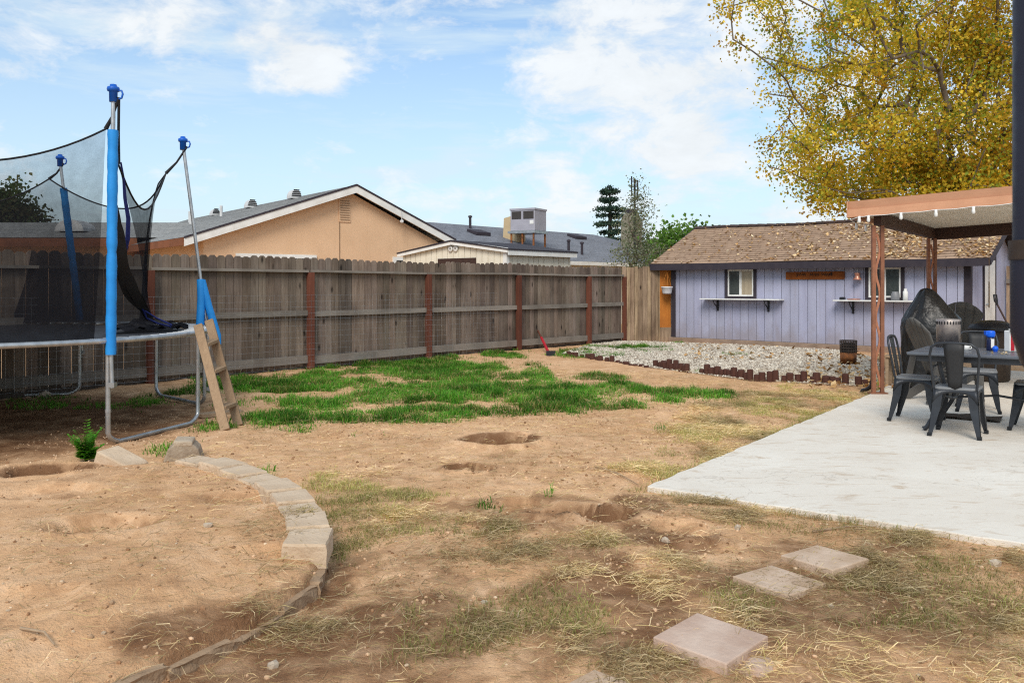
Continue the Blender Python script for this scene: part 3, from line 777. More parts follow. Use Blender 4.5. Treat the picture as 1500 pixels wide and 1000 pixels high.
def trap_block():
    p = G(263, 676, .0)
    z = Hs(p.x, p.y)
    mb = MB(); w, h, d = .24, .15, .2
    prof = [(-w / 2 - .03, 0), (w / 2 + .03, 0), (w / 2 - .01, h * .75), (w / 2 - .05, h), (-w / 2 + .05, h), (-w / 2, h * .7)]
    mb.prism(prof, -d / 2, d / 2)
    mb.box(-w / 2 + .04, w / 2 - .055, -d / 2 - .004, d / 2 + .004, h - .02, h + .025, 1.25)
    o = mb.build('concrete_block', M['gray_block'], bevel=.012); o.location = (p.x, p.y + .1, z - .02); o.rotation_euler = (.03, .06, .25)
    tag(o, 'gray trapezoid concrete block set upright at the end of the edging', 'concrete block')
    p = G(166, 680, .02); z = Hs(p.x, p.y)
    mb = MB()
    mb.hexa([(-.16, -.1, 0), (.2, -.12, 0), (.2, .12, 0), (-.16, .12, 0), (-.12, -.09, .12), (.19, -.1, .025), (.18, .1, .03), (-.10, .11, .125)])
    o = mb.build('concrete_wedge', M['concrete_block'], bevel=.01); o.location = (p.x, p.y + .08, z - .01); o.rotation_euler = (.05, .0, -.35)
    tag(o, 'tan wedge shaped concrete chunk beside the front trampoline leg', 'concrete block')
trap_block()

# ------------------------------------------------------------------ square stepping stones
def pavers():
    def paver(px, py, rz, mat, label, tilt=(0, 0), z=.0, s=.305, th=.05):
        p = G(px, py, z + th)
        mb = MB(); mb.box(-s / 2, s / 2, -s / 2, s / 2, 0, th)
        o = mb.build('stepping_stone', mat, bevel=.005); o.location = (p.x, p.y, z); o.rotation_euler = (tilt[0], tilt[1], rz)
        tag(o, label, 'stepping stone', 'square stepping stones')
    paver(1041, 931, math.radians(46), M['pinkpaver'], 'cleanest pink square stepping stone lying fully exposed on the soil', (.02, -.02), .015, .312, .055)
    paver(1141, 848, math.radians(38), M['dirtpaver'], 'dusty square stepping stone partly buried under straw, second in the line', (.02, .03), -.016, .30)
    paver(1208, 815, math.radians(35), M['dirtpaver'], 'dusty square stepping stone nearest the concrete patio edge', (-.02, .0), -.008, .30)
    paver(884, 1020, math.radians(48), M['dirtpaver'], 'stepping stone cut off by the bottom edge of the photo', (.0, .02), -.012, .30)
    p = G(1108, 985); mb = MB(); mb.blob((0, 0, 0), (.10, .055, .035), 5, 1, 2, .16)
    o = mb.build('stone_chunk', M['pinkpaver']); o.location = (p.x, p.y, .01); o.rotation_euler = (0, 0, -.7)
    tag(o, 'broken reddish chunk lying beside the pink stepping stone', 'stone')
    rocks = [(974, 795, .03, 'pale sharp stone chip standing alone on the brown dirt'), (1176, 828, .035, 'gray pebble stone tucked under the edge of the upper stepping stone'), (1458, 824, .035, 'gray stone in the dry grass below the patio edge'), (305, 712, .02, 'tiny brown stone on the raised dirt bed below the block row'),
             (67, 575, .09, 'round gray rock under the trampoline by the fence'), (305, 811, .025, 'small white stone chip on the raised dirt bed'), (400, 968, .03, 'small gray stone below the lower edging blocks'), (1080, 772, .03, 'brown stone near the middle of the patio front edge'),
             (710, 885, .022, 'curled pale dead leaf piece on the foreground dirt'), (1218, 892, .02, 'single small dark stone right of the second stepping stone')]
    for i, (px, py, s, lb) in enumerate(rocks):
        p = G(px, py); mb = MB(); mb.blob((0, 0, 0), (s, s * .75, s * .7), 30 + i, 1, 1, .3)
        o = mb.build('rock', M['stone']); o.location = (p.x, p.y, Hs(p.x, p.y) + s * .25)
        tag(o, lb.replace('curled pale dead leaf piece', 'little pale stone flake'), 'stone')
    for i, (a, b, lb) in enumerate([((872, 690), (935, 712), 'thin pale twig lying by the near corner of the patio'), ((1190, 780), (1285, 772), 'long dry twig lying along the front patio edge'), ((30, 972), (80, 988), 'thin dry stalk on the raised bed at the lower left')]):
        p, q = G(*a), G(*b); p.z = Hs(p.x, p.y) + .012; q.z = Hs(q.x, q.y) + .016; m = (p + q) / 2 + Vector((.02, .01, .012))
        mb = MB(); mb.tube([p, m, q], [.006, .005, .003], 6)
        o = mb.build('twig', M['plank']); tag(o, lb, 'twig')
pavers()

# ------------------------------------------------------------------ left fence
CN = Vector((2.76, 21.3)); FD = Vector((.6607, .7507))
RZF = math.atan2(.7507, .6607)
def left_fence():
    root = empty('wooden_fence', (CN.x, CN.y, 0), RZF, 'long weathered gray board fence with red posts behind the lawn', 'fence')
    rr = random.Random(3)
    posts = [0.03, -1.463, -4.0, -6.63, -9.32, -12.06, -14.75, -17.4]
    L0 = -17.6
    mb = MB(); x = 0.0
    while x > L0:
        w = rr.uniform(.135, .150); h = 1.855 + rr.uniform(-.018, .018) + .012 * math.sin(x * 1.1)
        x0, x1 = x - w, x - .008; e = .035
        t = rr.uniform(.6, 1.3); tint = (t * rr.uniform(.97, 1.06), t, t * rr.uniform(.94, 1.03))
        b = .03 + rr.uniform(0, .03); y0 = .03 + rr.uniform(0, .008)
        poly = [(x0, b), (x1, b), (x1, h - e), (x1 - e, h), (x0 + e, h), (x0, h - e)]
        mb.prism(poly, y0, y0 + .018, tint)
        x -= w
    mb.build('board_panel', M['fence'], root)
    for i in range(len(posts) - 1):
        a, b = posts[i] - .045, posts[i + 1] + .045
        if i == 0: a = 0
        for z, hh in ((1.64, .04), (.93, .09), (.16, .13)):
            mb = MB(); dz = rr.uniform(-.012, .012); d2 = rr.uniform(-.015, .015)
            mb.bar((a, -.012, z + dz), (b, -.012, z + d2), hh, .08 if hh < .05 else .04, rr.uniform(.8, 1.2), up=(0, 1, 0))
            mb.build('rail', M['rail'], root)
    # kickboard strip at the foot behind the boards, tinted darker
    mb = MB(); mb.box(L0, 0, .052, .06, -.05, .06, .5); mb.build('kickboard', M['fence'], root)
    for i, x in enumerate(posts):
        mb = MB(); w = .1 if i else .07
        t = rr.uniform(.85, 1.2)
        mb.box(x - w / 2, x + w / 2, -.085, .012, -.1, 1.615, t)
        mb.build('post', M['redpost'], root, bevel=.006)
    # welded wire stapled to the yard side
    mb = MB(); x = -4.75
    while x > -16.5:
        mb.tube([(x, -.094, .02), (x + rr.uniform(-.01, .01), -.094, 1.24)], .0014, 3, caps=False); x -= .1
    for k in range(13):
        z = 1.24 - k * .1
        pts = [(-4.75 - 11.75 * j / 12, -.096, z + rr.uniform(-.008, .008)) for j in range(13)]
        mb.tube(pts, .0014, 3, caps=False)
    mb.build('wire_mesh', M['galv'], root)
left_fence()

def back_fence():
    a = CN; b = Vector((4.08, 21.45))
    d = (b - a); L = d.length; rz = math.atan2(d.y, d.x)
    root = empty('back_fence', (a.x, a.y, 0), rz, 'short brown board fence between gray fence corner and lavender shed', 'fence')
    rr = random.Random(5); mb = MB(); x = 0
    while x < .93:
        w = rr.uniform(.085, .13); h = 1.86 + rr.uniform(-.02, .02); t = rr.uniform(.7, 1.2); y0 = rr.uniform(0, .03)
        mb.prism([(x, .0), (x + w - .006, .0), (x + w - .006, h - .02), (x + w - .02, h), (x + .01, h), (x, h - .02)], y0, y0 + .02, (t, t * rr.uniform(.95, 1), t * rr.uniform(.9, 1)))
        x += w
    mb.box(0, .95, .05, .06, 0, 1.8, .4)
    mb.build('board_panel', M['backfence'], root)
    mb = MB(); mb.box(.955, 1.235, -.02, .01, .35, 1.9); mb.build('stained_board', M['orange_board'], root)
    mb = MB(); mb.box(.955, 1.235, -.018, .012, 0, .345); mb.build('weathered_foot', M['backfence'], root)
back_fence()

def hanging_pot():
    p = A(977, 425, 21.15)
    root = empty('hanging_pot', (p.x, p.y, p.z - .09), 0, 'white hanging flower pot on cords before the orange board', 'hanging pot')
    mb = MB(); mb.lathe([(0, 0), (.10, 0), (.115, .03), (.135, .15), (.145, .155), (.145, .18), (.13, .18), (.125, .15), (0, .15)], 20); mb.build('pot', M['potwhite'], root)
    mb = MB()
    for k in range(3):
        a = k * 2.1 + .5; mb.tube([(.135 * math.cos(a), .135 * math.sin(a), .17), (0, 0, .56)], .006, 5)
    mb.tube([(0, 0, .56), (0, 0, .62)], .006, 5); mb.build('hanger', M['orange_board'], root)
hanging_pot()

# ------------------------------------------------------------------ lavender shed
RZS = math.atan2(-.6607, .7506)
SH = Vector((4.0, 21.3))
def shed():
    root = empty('garden_shed', (SH.x, SH.y, 0), RZS, 'lavender garden shed with leaf-strewn brown shingle roof', 'shed')
    L, D, EV, RX, RZh = 6.72, 4.0, 1.93, 2.02, 2.97
    rr = random.Random(4)
    def siding(mb, along_x, a, b, z0, ztop, off, sgn, step=.203):
        p = a
        while p < b - .01:
            q = min(p + step, b); t = rr.uniform(.95, 1.05)
            z1, z2 = ztop(p + .004), ztop(q - .004)
            def V(u, w, z): return (u, w, z) if along_x else (w, u, z)
            w0, w1 = off, off + sgn * .02
            pts = [V(p + .006, w0, z0), V(q - .006, w0, z0), V(q - .006, w1, z0), V(p + .006, w1, z0), V(p + .006, w0, z1), V(q - .006, w0, z2), V(q - .006, w1, z2), V(p + .006, w1, z1)]
            mb.hexa(pts, (t, t, t * rr.uniform(.98, 1.02))); p = q
    mb = MB(); siding(mb, True, .0, L, .12, lambda x: 1.95, 0.0, 1)
    mb.box(.0, L, .012, .06, .12, 1.95, .3); mb.build('front_wall', M['lav'], root)
    mb = MB(); ap = D / 2
    def gt(y): return 1.95 + (RZh - .1 - 1.95) * (1 - abs(y - ap) / ap)
    siding(mb, False, .02, D, .12, gt, L, -1)
    mb.hexa([(L - .06, .02, .12), (L - .012, .02, .12), (L - .012, D, .12), (L - .06, D, .12), (L - .06, .02, 1.95), (L - .012, .02, 1.95), (L - .012, D, 1.95), (L - .06, D, 1.95)], .3)
    mb.build('gable_wall', M['lav'], root)
    mb = MB(); siding(mb, False, .02, D, .12, gt, 0, 1); mb.box(0, L, D - .04, D, .12, 1.95); mb.build('rear_wall', M['lav'], root)
    mb = MB(); mb.box(-.06, L + .06, -.09, D + .02, -.15, .115); mb.build('foundation', M['foundation'], root, bevel=.012)
    # roof with a slightly sagging ridge
    ov = .45; EY = -.30; x0, x1 = -ov, L + .42
    mb = MB(); n = 8
    for i in range(n):
        a, b = x0 + (x1 - x0) * i / n, x0 + (x1 - x0) * (i + 1) / n
        sg = lambda x: RZh - .035 * math.sin(math.pi * (x - x0) / (x1 - x0)) + .01 * math.sin(x * 2)
        se = lambda x: EV - .012 * math.sin(x * 1.3)
        yr = RX - .3 + .28
        mb.roof((a, EY, se(a)), (b, EY, se(b)), (b, yr, sg(b)), (a, yr, sg(a)), .135, .010, 1, .5)
        mb.roof((b, D + .3, EV), (a, D + .3, EV), (a, yr, sg(a)), (b, yr, sg(b)), .135, .012)
        u = mb
    # correct shingle u offset per strip
    mb.build('roof', M['roofbrown'], root)
    mb = MB()
    for i in range(30):
        a, b = x0 + (x1 - x0) * i / 30, x0 + (x1 - x0) * (i + 1.15) / 30
        sg = lambda x: RZh - .035 * math.sin(math.pi * (x - x0) / (x1 - x0)) + .01 * math.sin(x * 2)
        yr = 2.0; t = rr.uniform(.7, 1.1)
        for s in (-1, 1):
            mb.add([(a, yr, sg(a) + .035), (b, yr, sg(b) + .022), (b, yr + s * .15, sg(b) - .045), (a, yr + s * .15, sg(a) - .03)], [(0, 1, 2, 3)], t)
    mb.build('ridge_cap', M['darkbrown'], root)
    mb = MB(); mb.box(x0, x1, EY - .012, EY + .02, EV - .155, EV - .004); mb.build('eave_fascia', M['trim'], root)
    mb = MB(); mb.box(x0 + .03, x1 - .03, EY + .022, -.002, EV - .03, EV - .02, 1)
    for s, x in ((-1, x0), (1, x1)):
        mb.bar((x, EY, EV - .075), (x, 2.0, RZh - .075), .03, .14); mb.bar((x, 2.0, RZh - .075), (x, D + .3, EV - .075), .03, .14)
        mb.add([(x - s * .42, EY + .03, EV - .03), (x, EY + .03, EV - .03), (x, 2, RZh - .04), (x - s * .42, 2, RZh - .04)], [(0, 1, 2, 3)], .6)
        mb.add([(x - s * .42, D + .28, EV - .03), (x, D + .28, EV - .03), (x, 2, RZh - .04), (x - s * .42, 2, RZh - .04)], [(0, 1, 2, 3)], .6)
    mb.build('rake_trim', M['trim'], root)
    mb = MB(); mb.box(-.02, .10, -.022, -.003, .12, EV - .06); mb.build('corner_trim', M['trim'], root); mb = MB(); mb.box(L - .1, L + .02, -.022, -.003, .12, EV - .06); mb.box(L + .003, L + .022, -.02, .12, .12, EV - .06)
    mb.build('corner_trim', M['trim'], root)
    # windows
    def window(xa, xb, za, zb, swap=False):
        fr = MB()
        for (a, b, c, d) in ((xa - .07, xb + .07, zb, zb + .03), (xa - .07, xb + .07, za - .06, za), (xa - .07, xa, za, zb), (xb, xb + .07, za, zb)):
            fr.box(a, b, -.03, -.002, c, d)
        f = fr.build('window', M['trim'], root)
        sa = MB(); m = (xa + xb) / 2; t = .035
        for (a, b, c, d) in ((xa, xb, zb - t, zb - .001), (xa, xb, za + .001, za + t), (xa + .001, xa + t, za + t, zb - t), (xb - t, xb - .001, za + t, zb - t), (m - .03, m + .03, za + t, zb - t)):
            sa.box(a, b, -.024, -.0015, c, d)
        sa.build('sash', M['whitepaint'], f)
        p1 = MB(); p1.box(xa + t, m - .03, -.012, -.001, za + t, zb - t); p1.build('pane', M['glass_dark'], f)
        p2 = MB(); p2.box(m + .03, xb - t, -.014, -.001, za + t, zb - t); p2.build('pane', M['glass_dark'] if swap else M['curtain'], f)
    window(1.52, 2.17, 1.145, 1.775); window(4.78, 5.43, 1.145, 1.775, True)
    # bar shelves under the windows on iron brackets
    def shelf(xa, xb, z):
        mb = MB(); mb.box(xa, xb, -.30, -.024, z - .028, z); s = mb.build('shelf', M['whitepaint'], root, bevel=.004)
        for x in (xa + .22 * (xb - xa) - .1, xb - .22 * (xb - xa) + .06):
            b = MB(); b.box(x - .02, x + .02, -.034, -.004, z - .29, z - .03); b.bar((x, -.26, z - .042), (x, -.03, z - .042), .03, .02)
            b.tube([(x, -.25, z - .05), (x, -.2, z - .12), (x, -.1, z - .18), (x, -.04, z - .27)], .014, 6)
            b.build('bracket', M['blackplastic'], s)
    shelf(.92, 2.92, 1.09); shelf(4.12, 6.1, 1.09)
    # white door with dark frame in the gable end, slightly open
    mb = MB(); mb.box(L + .003, L + .03, 1.02, 1.10, .12, 2.02); mb.box(L + .003, L + .03, 2.02, 2.10, .12, 2.02); mb.box(L + .003, L + .03, 1.1, 2.02, 1.94, 2.02); fr = mb.build('door_frame', M['trim'], root)
    mb = MB(); mb.box(L + .002, L + .024, 1.10, 2.02, .13, 1.94)
    dr = mb.build('door', M['whitepaint'], root)
    mb = MB(); mb.blob((L + .06, 1.18, 1.0), (.03, .03, .03), 1, 1, 2, 0); mb.build('handle', M['galv'], dr)
    # fallen leaves on the roof
    pts = []
    while len(pts) < 2000:
        x = rr.uniform(x0, x1); t = rr.random()
        dn = .25 + .9 * max(0, (x - 2.5) / 5) + .5 * math.exp(-((x - 5.6) / .9) ** 2)
        if float(vnoise(np.array([x * 2.2]), np.array([t * 5.]), 5)[0]) * dn * 1.3 < rr.random() * .95: continue
        if x < 2.4 and rr.random() < .5: continue
        sg = RZh - .035 * math.sin(math.pi * (x - x0) / (x1 - x0))
        lp = Vector((x, EY + (2.0 - EY) * t, EV + (sg - EV) * t + .025 + rr.random() * .02))
        pts.append(tuple(root.matrix_basis @ lp))
    mt = root.matrix_basis
    P = np.array([(Matrix.Translation((SH.x, SH.y, 0)) @ Matrix.Rotation(RZS, 4, 'Z') @ Vector(((Matrix.Translation((SH.x, SH.y, 0)) @ Matrix.Rotation(RZS, 4, 'Z')).inverted() @ Vector(p)))) for p in pts])
    o = scatter_leaves('roof_leaves', P, None, (.04, .095), [(.60, .40, .20), (.70, .52, .30), (.50, .30, .13), (.78, .64, .44), (.42, .27, .15)], M['litter'])
    tag(o, 'dry tan leaves strewn over the brown shed roof', 'fallen leaves', kind='stuff')
    return root
shed()
def SP(x, y, z):
    return Matrix.Translation((SH.x, SH.y, 0)) @ Matrix.Rotation(RZS, 4, 'Z') @ Vector((x, y, z))

def shed_things():
    # sign board
    root = empty('wooden_sign', SP(3.62, -.012, 1.62), RZS, 'long orange-brown wooden plank sign on the lavender shed wall', 'sign')
    mb = MB(); mb.box(-.66, .66, -.03, -.012, -.085, .085); mb.build('board', M['sign'], root, bevel=.004)
    mb = MB(); rr = random.Random(9)
    for (a, b) in ((-.40, -.30), (-.29, -.2), (-.1, -.02), (0, .1), (.16, .26), (.25, .34), (.33, .40)):
        pts = []
        for k in range(7):
            pts.append((a + (b - a) * k / 6, -.032, .02 + .045 * math.sin(k * 2.2 + a * 9) * rr.uniform(.6, 1)))
        mb.tube(pts, .007, 5); mb.build('letter_mark', M['darkbrown'], root); mb = MB()
    mb.tube([(.37, -.032, -.02), (.375, -.032, .07)], .007, 5); mb.build('letter_mark', M['darkbrown'], root); mb = MB(); mb.tube([(-.40, -.032, -.04), (-.395, -.032, .06)], .007, 5)
    mb.build('letter_mark', M['darkbrown'], root)
    # copper bell lamp
    root = empty('copper_bell', SP(4.58, -.12, 1.52), RZS, 'small copper bell lamp hanging from the shed eave', 'bell')
    mb = MB(); mb.lathe([(.0, .15), (.06, .15), (.065, .12), (.05, .115), (.055, .06), (.085, .02), (.095, 0), (.085, .0), (.05, .05)], 18); mb.build('bell', M['copper'], root)
    mb = MB(); mb.tube([(0, 0, .15), (0, 0, .2), (.012, 0, .22), (0, 0, .24), (0, 0, .32)], .006, 5); mb.build('hook', M['galv'], root)
    # things on the shelf
    p = SP(4.28, -.16, 1.092); mb = MB(); mb.box(-.05, .05, -.05, .05, 0, .05); mb.box(-.045, .045, -.045, .045, .05, .06, .5)
    o = mb.build('small_box', M['blackplastic'], None, p, RZS, bevel=.004); tag(o, 'small black box on the left end of the long shelf', 'box')
    p = SP(4.52, -.16, 1.092); mb = MB(); mb.lathe([(0, 0), (.12, 0), (.14, .022), (.13, .024), (.11, .008), (0, .008)], 20); o = mb.build('serving_tray', M['copper'], None, p, RZS); tag(o, 'flat copper tray lying on the shelf below the bell', 'tray')
    p = SP(5.13, -.16, 1.092); mb = MB(); mb.lathe([(0, 0), (.045, 0), (.05, .01), (.05, .10), (.04, .10), (.04, .012), (0, .012)], 16); o = mb.build('cup', M['whitepaint'], None, p, RZS); tag(o, 'white cup on the shelf just right of the patio post', 'cup')
    p = SP(5.36, -.15, 1.092); mb = MB(); mb.lathe([(0, 0), (.08, 0), (.085, .02), (.08, .14), (.065, .16), (.065, .18), (.0, .18)], 16); o = mb.build('glass_jar', M['seatgray'], None, p, RZS); tag(o, 'squat gray glass jar on the shelf under the second window', 'jar')
    p = SP(5.56, -.15, 1.092); mb = MB(); mb.lathe([(0, 0), (.05, 0), (.05, .18), (.03, .2), (.03, .24), (0, .24)], 14); o = mb.build('shelf_bottle', M['whitepaint'], None, p, RZS); tag(o, 'tall white bottle at the end of the shelf items', 'bottle')
    # shovel leaning on the shed door
    root = empty('shovel', SP(7.2, 1.15, 0), RZS, 'dark D-handled shovel leaning against the white shed door', 'shovel')
    mb = MB(); mb.tube([(.12, 0, .25), (-.28, .22, 1.0)], .018, 8); mb.build('shaft', M['darkbrown'], root)
    mb = MB(); mb.tube([(-.28, .22, 1.0), (-.31, .12, 1.08), (-.33, .14, 1.2), (-.33, .36, 1.2), (-.31, .34, 1.08), (-.28, .22, 1.0)], .018, 8); mb.build('handle', M['blackplastic'], root)
    mb = MB(); mb.prism([(-.11, 0), (.11, 0), (.12, .2), (.1, .3), (-.1, .3), (-.12, .2)], -.004, .004); o = mb.build('blade', M['rustdark'], root); o.location = (.14, 0, -.02); o.rotation_euler = (0, -.35, .3)
    # rusty fire basket on the gravel
    p = G(1246, 535); root = empty('fire_basket', (p.x, p.y + .1, .02), .3, 'rusty round fire basket with mesh top on the gravel', 'fire basket')
    mb = MB(); mb.lathe([(.0, .02), (.13, .02), (.135, 0), (.14, .2), (.13, .2), (.12, .03)], 18); mb.build('drum', M['rust'], root)
    mb = MB()
    for k in range(20):
        a = 2 * math.pi * k / 20; mb.tube([(.136 * math.cos(a), .136 * math.sin(a), .19), (.142 * math.cos(a), .142 * math.sin(a), .41)], .006, 5)
    for z in (.23, .28, .33, .38, .41):
        mb.tube([(.141 * math.cos(2 * math.pi * k / 24), .141 * math.sin(2 * math.pi * k / 24), z) for k in range(25)], .0065, 5)
    mb.lathe([(.11, .2), (.12, .36), (0, .34)], 14, col=.6); mb.build('basket', M['rustdark'], root)
    # fence beyond the right end of the shed
    root = empty('side_fence', SP(6.76, 3.0, 0), RZS, 'brown board fence beyond the gable end of the lavender shed', 'fence')
    mb = MB(); rr = random.Random(8); x = 0
    while x < 5:
        w = rr.uniform(.12, .15); t = rr.uniform(.7, 1.15); h = 1.85 + rr.uniform(-.02, .02); mb.box(x, x + w - .006, 0, .02, 0, h, t); x += w
    mb.build('board_panel', M['backfence'], root)
    mb = MB(); mb.box(0, 5, -.05, -.002, 1.45, 1.54); mb.box(0, 5, -.05, -.002, .35, .44); mb.build('rail', M['rail'], root)
shed_things()

# ------------------------------------------------------------------ log edging
def logs():
    rr = random.Random(12)
    protos = []
    for k in range(5):
        mb = MB(); r = .046 + .004 * (k % 3); h = .34
        prof = [(r * .98, 0), (r, .05), (r * 1.01, h * .6), (r * .98, h - .012), (r * .86, h), (0, h + .003)]
        mb.lathe(prof, 12, col=1, smooth=False)
        protos.append(mb)
    def run(path, step, gaps, hmin, hmax, label, group, kpat):
        pts = [G(*p) for p in path]; L = 0; k = 0
        segs = [(pts[i], pts[i + 1]) for i in range(len(pts) - 1)]
        tot = sum((b - a).length for a, b in segs); s = 0; first = {}
        while s < tot:
            q = s
            for a, b in segs:
                if q <= (b - a).length: p = a.lerp(b, q / (b - a).length); break
                q -= (b - a).length
            if k not in gaps:
                mi = rr.randrange(5)
                if mi not in first:
                    o = protos[mi].build('edging_log', M['log']); first[mi] = o
                else:
                    o = first[mi].copy(); COL.objects.link(o)
                top = hmin + (hmax - hmin) * kpat(k) + rr.uniform(-.02, .02)
                o.location = (p.x + rr.uniform(-.015, .015), p.y + rr.uniform(-.015, .015), Hs(p.x, p.y) * .3 + top - .34)
                o.rotation_euler = (rr.uniform(-.07, .07), rr.uniform(-.07, .07), rr.uniform(0, 6))
                o['label'] = label; o['category'] = 'edging log'; o['group'] = group
            s += step * rr.uniform(.95, 1.08); k += 1
    run(((962, 538), (985, 542), (1012, 547), (1040, 549), (1060, 551), (1100, 557), (1150, 560), (1215, 562), (1276, 567)), .095, (11, 12, 39), .095, .155, 'dark red-brown round log stub standing upright along the gravel bed front', 'upright log edging of the gravel bed', lambda k: (1, 0, .95, .15)[k % 4] if k % 9 else .6)
    run(((826, 520), (858, 524), (880, 528), (905, 530), (925, 535), (955, 539)), .15, (), .03, .10, 'low brown log stub edging the far left curve of the gravel bed', 'low log edging at the far gravel curve', lambda k: (0.2, .8, .5, 1)[k % 4] if k < 12 else 0)
logs()

# ------------------------------------------------------------------ red handled tool leaning on the fence
def red_tool():
    a = G(806, 521); b = A(782, 472, 19.6)
    root = empty('long_handled_tool', a, 0, 'red and black long-handled garden tool leaning against the fence', 'garden tool')
    v = b - a
    mb = MB(); mb.tube([v * .02, v * .5], .03, 8); mb.build('grip', M['red'], root)
    mb = MB(); mb.tube([v * .5, v * .98], .02, 8); mb.build('shaft', M['redpost'], root)
    mb = MB(); mb.tube([v * .98, v * 1.0], .026, 8); mb.build('end_cap', M['red'], root)
    mb = MB(); mb.box(-.08, .10, -.02, .02, -.01, .10); mb.build('head', M['blackplastic'], root)
red_tool()

# ------------------------------------------------------------------ trampoline
RIMZ = .905
def TP(deg, r=TRR, z=RIMZ): a = math.radians(deg); return Vector((r * math.cos(a), r * math.sin(a), z))
def trampoline():
    root = empty('trampoline', (TR[0], TR[1], 0), 0, 'large round trampoline with torn black safety net and blue foam poles', 'trampoline')
    loc = lambda p: Vector((p.x - TR[0], p.y - TR[1], p.z))
    mb = MB(); mb.tube([TP(k * 5) for k in range(73)], .026, 10, caps=False); mb.build('rim', M['galv'], root)
    mb = MB(); n = 72; rows = []
    for r in (0, .6, 1.2, 1.8, 2.18):
        rows.append([TP(k * 360 / n, r, RIMZ - .01 - .015 * (1 - (r / 2.18) ** 2) + (.006 * math.sin(k * .7) if r > 1 else 0)) for k in range(n + 1)])
    mb.grid(rows); mb.build('mat', M['mat'], root)
    mb = MB()
    for k in range(90):
        a = k * 4 + 1
        mb.tube([TP(a, 2.17, RIMZ), TP(a, 2.40, RIMZ + .012)], .011, 5, caps=False)
    mb.build('springs', M['vent'], root)
    # U shaped legs
    for a0, a1 in ((-30, 3), (30, 62), (90, 120), (150, 180), (210, 240), (270, 300)):
        mb = MB(); zb = [Hs(TR[0] + TP(a, 2.42).x, TR[1] + TP(a, 2.42).y) for a in (a0, a1)]
        p0, p1 = TP(a0, 2.40, RIMZ - .02), TP(a1, 2.40, RIMZ - .02)
        q0, q1 = TP(a0, 2.40, 0), TP(a1, 2.40, 0); d = (q1 - q0).normalized()
        pts = [p0, p0 * 1 + Vector((0, 0, -.6)), Vector((q0.x, q0.y, zb[0] + .12))]
        for t in (.25, .5, .75): pts.append(Vector((q0.x, q0.y, zb[0] + .12 - .1 * t)) + d * .12 * t * t)
        pts += [Vector((q0.x, q0.y, zb[0] + .018)) + d * .14, Vector((q1.x, q1.y, zb[1] + .018)) - d * .14]
        for t in (.75, .5, .25): pts.append(Vector((q1.x, q1.y, zb[1] + .12 - .1 * t)) - d * .12 * t * t)
        pts += [Vector((q1.x, q1.y, zb[1] + .12)), p1 + Vector((0, 0, -.6)), p1]
        mb.tube(pts, .022, 10)
        for q, z in ((q0, zb[0]), (q1, zb[1])): mb.tube([(q.x, q.y, z + .30), (q.x, q.y, z + .33)], .026, 10)
        mb.build('leg', M['galv'], root)
    # enclosure poles
    tops = {-30: A(166, 138, 7.64), 30: A(268, 211, 10.0), 90: A(88, 236, 11.25)}
    polepts = {}
    for a in (-30, 30, 90, 150, 210, 270):
        b = TP(a, 2.44, RIMZ - .10)
        t = loc(tops[a]) if a in tops else TP(a, 2.35, 3.1)
        polepts[a] = (b, t)
        mb = MB(); lo = TP(a, 2.46, RIMZ - .42 if a != 30 else .15); mb.tube([lo, b, t], .019, 10)
        mb.box(-.03, .03, -.03, .03, -.02, .02, .9, Matrix.Translation(lo + Vector((0, 0, .03))))
        p = mb.build('pole', M['galv'], root)
        if a == 30:
            mb = MB(); k = b.lerp(t, .295)
            mb.tube([k, b.lerp(t, .2) + Vector((-.01, -.03, 0)), b.lerp(t, .06) + Vector((-.05, -.07, 0))], [.045, .045, .047], 12)
            mb.build('foam_sleeve', M['bluefoam'], p)
            mb = MB(); mb.tube([b.lerp(t, .29) + Vector((.012, .01, 0)), b.lerp(t, .16) + Vector((.05, .0, 0)), b.lerp(t, .0) + Vector((.11, -.0, 0)), b + Vector((.115, .0, -.1))], [.04, .044, .044, .04], 12)
            mb.build('foam_sleeve', M['bluefoam'], p)
        else:
            mb = MB(); lo2 = b.lerp(t, -.01) if a != 90 else b.lerp(t, .06)
            hi = .86 if a == -30 else .84
            pts = [lo2.lerp(b.lerp(t, hi), k / 48) for k in range(49)]
            mb.tube(pts, [(.044 + .0018 * math.sin(k * 1.1) + .0012 * math.sin(k * 2.7)) * (.84 if k == 22 else 1) for k in range(49)], 12); mb.build('foam_sleeve', M['bluefoam'], p)
        mb = MB(); T = Matrix.Translation(t)
        mb.lathe([(.0, -.07), (.034, -.07), (.036, .02), (.05, .025), (.055, .045), (.05, .062), (.03, .068), (.028, .085), (.0, .092)], 14, t)
        r = [Vector((.03, 0, .03)), Vector((.075, 0, .03)), Vector((.085, 0, .0)), Vector((.075, 0, -.035)), Vector((.035, 0, -.05))]
        mb.tube([t + q for q in r], .009, 6); mb.build('cap', M['bluecap'], p)
    # net: top points hang inside the poles by straps
    def inner(a, z, r): return TP(a, r, z)
    att = {-30: loc(A(155, 189, 7.66)), 90: loc(A(72, 262, 11.25)), 150: TP(150, 2.25, 2.8), 210: TP(210, 2.25, 2.8), 270: TP(270, 2.25, 2.8)}
    attR = loc(A(243, 254, 9.95)); attF = loc(A(173, 240, 7.8))
    net = MB(); hem = MB()
    Q0 = loc(A(226, 474, 9.7)); Q1 = loc(A(204, 474, 10.6)); Q0.z = Q1.z = RIMZ + .02
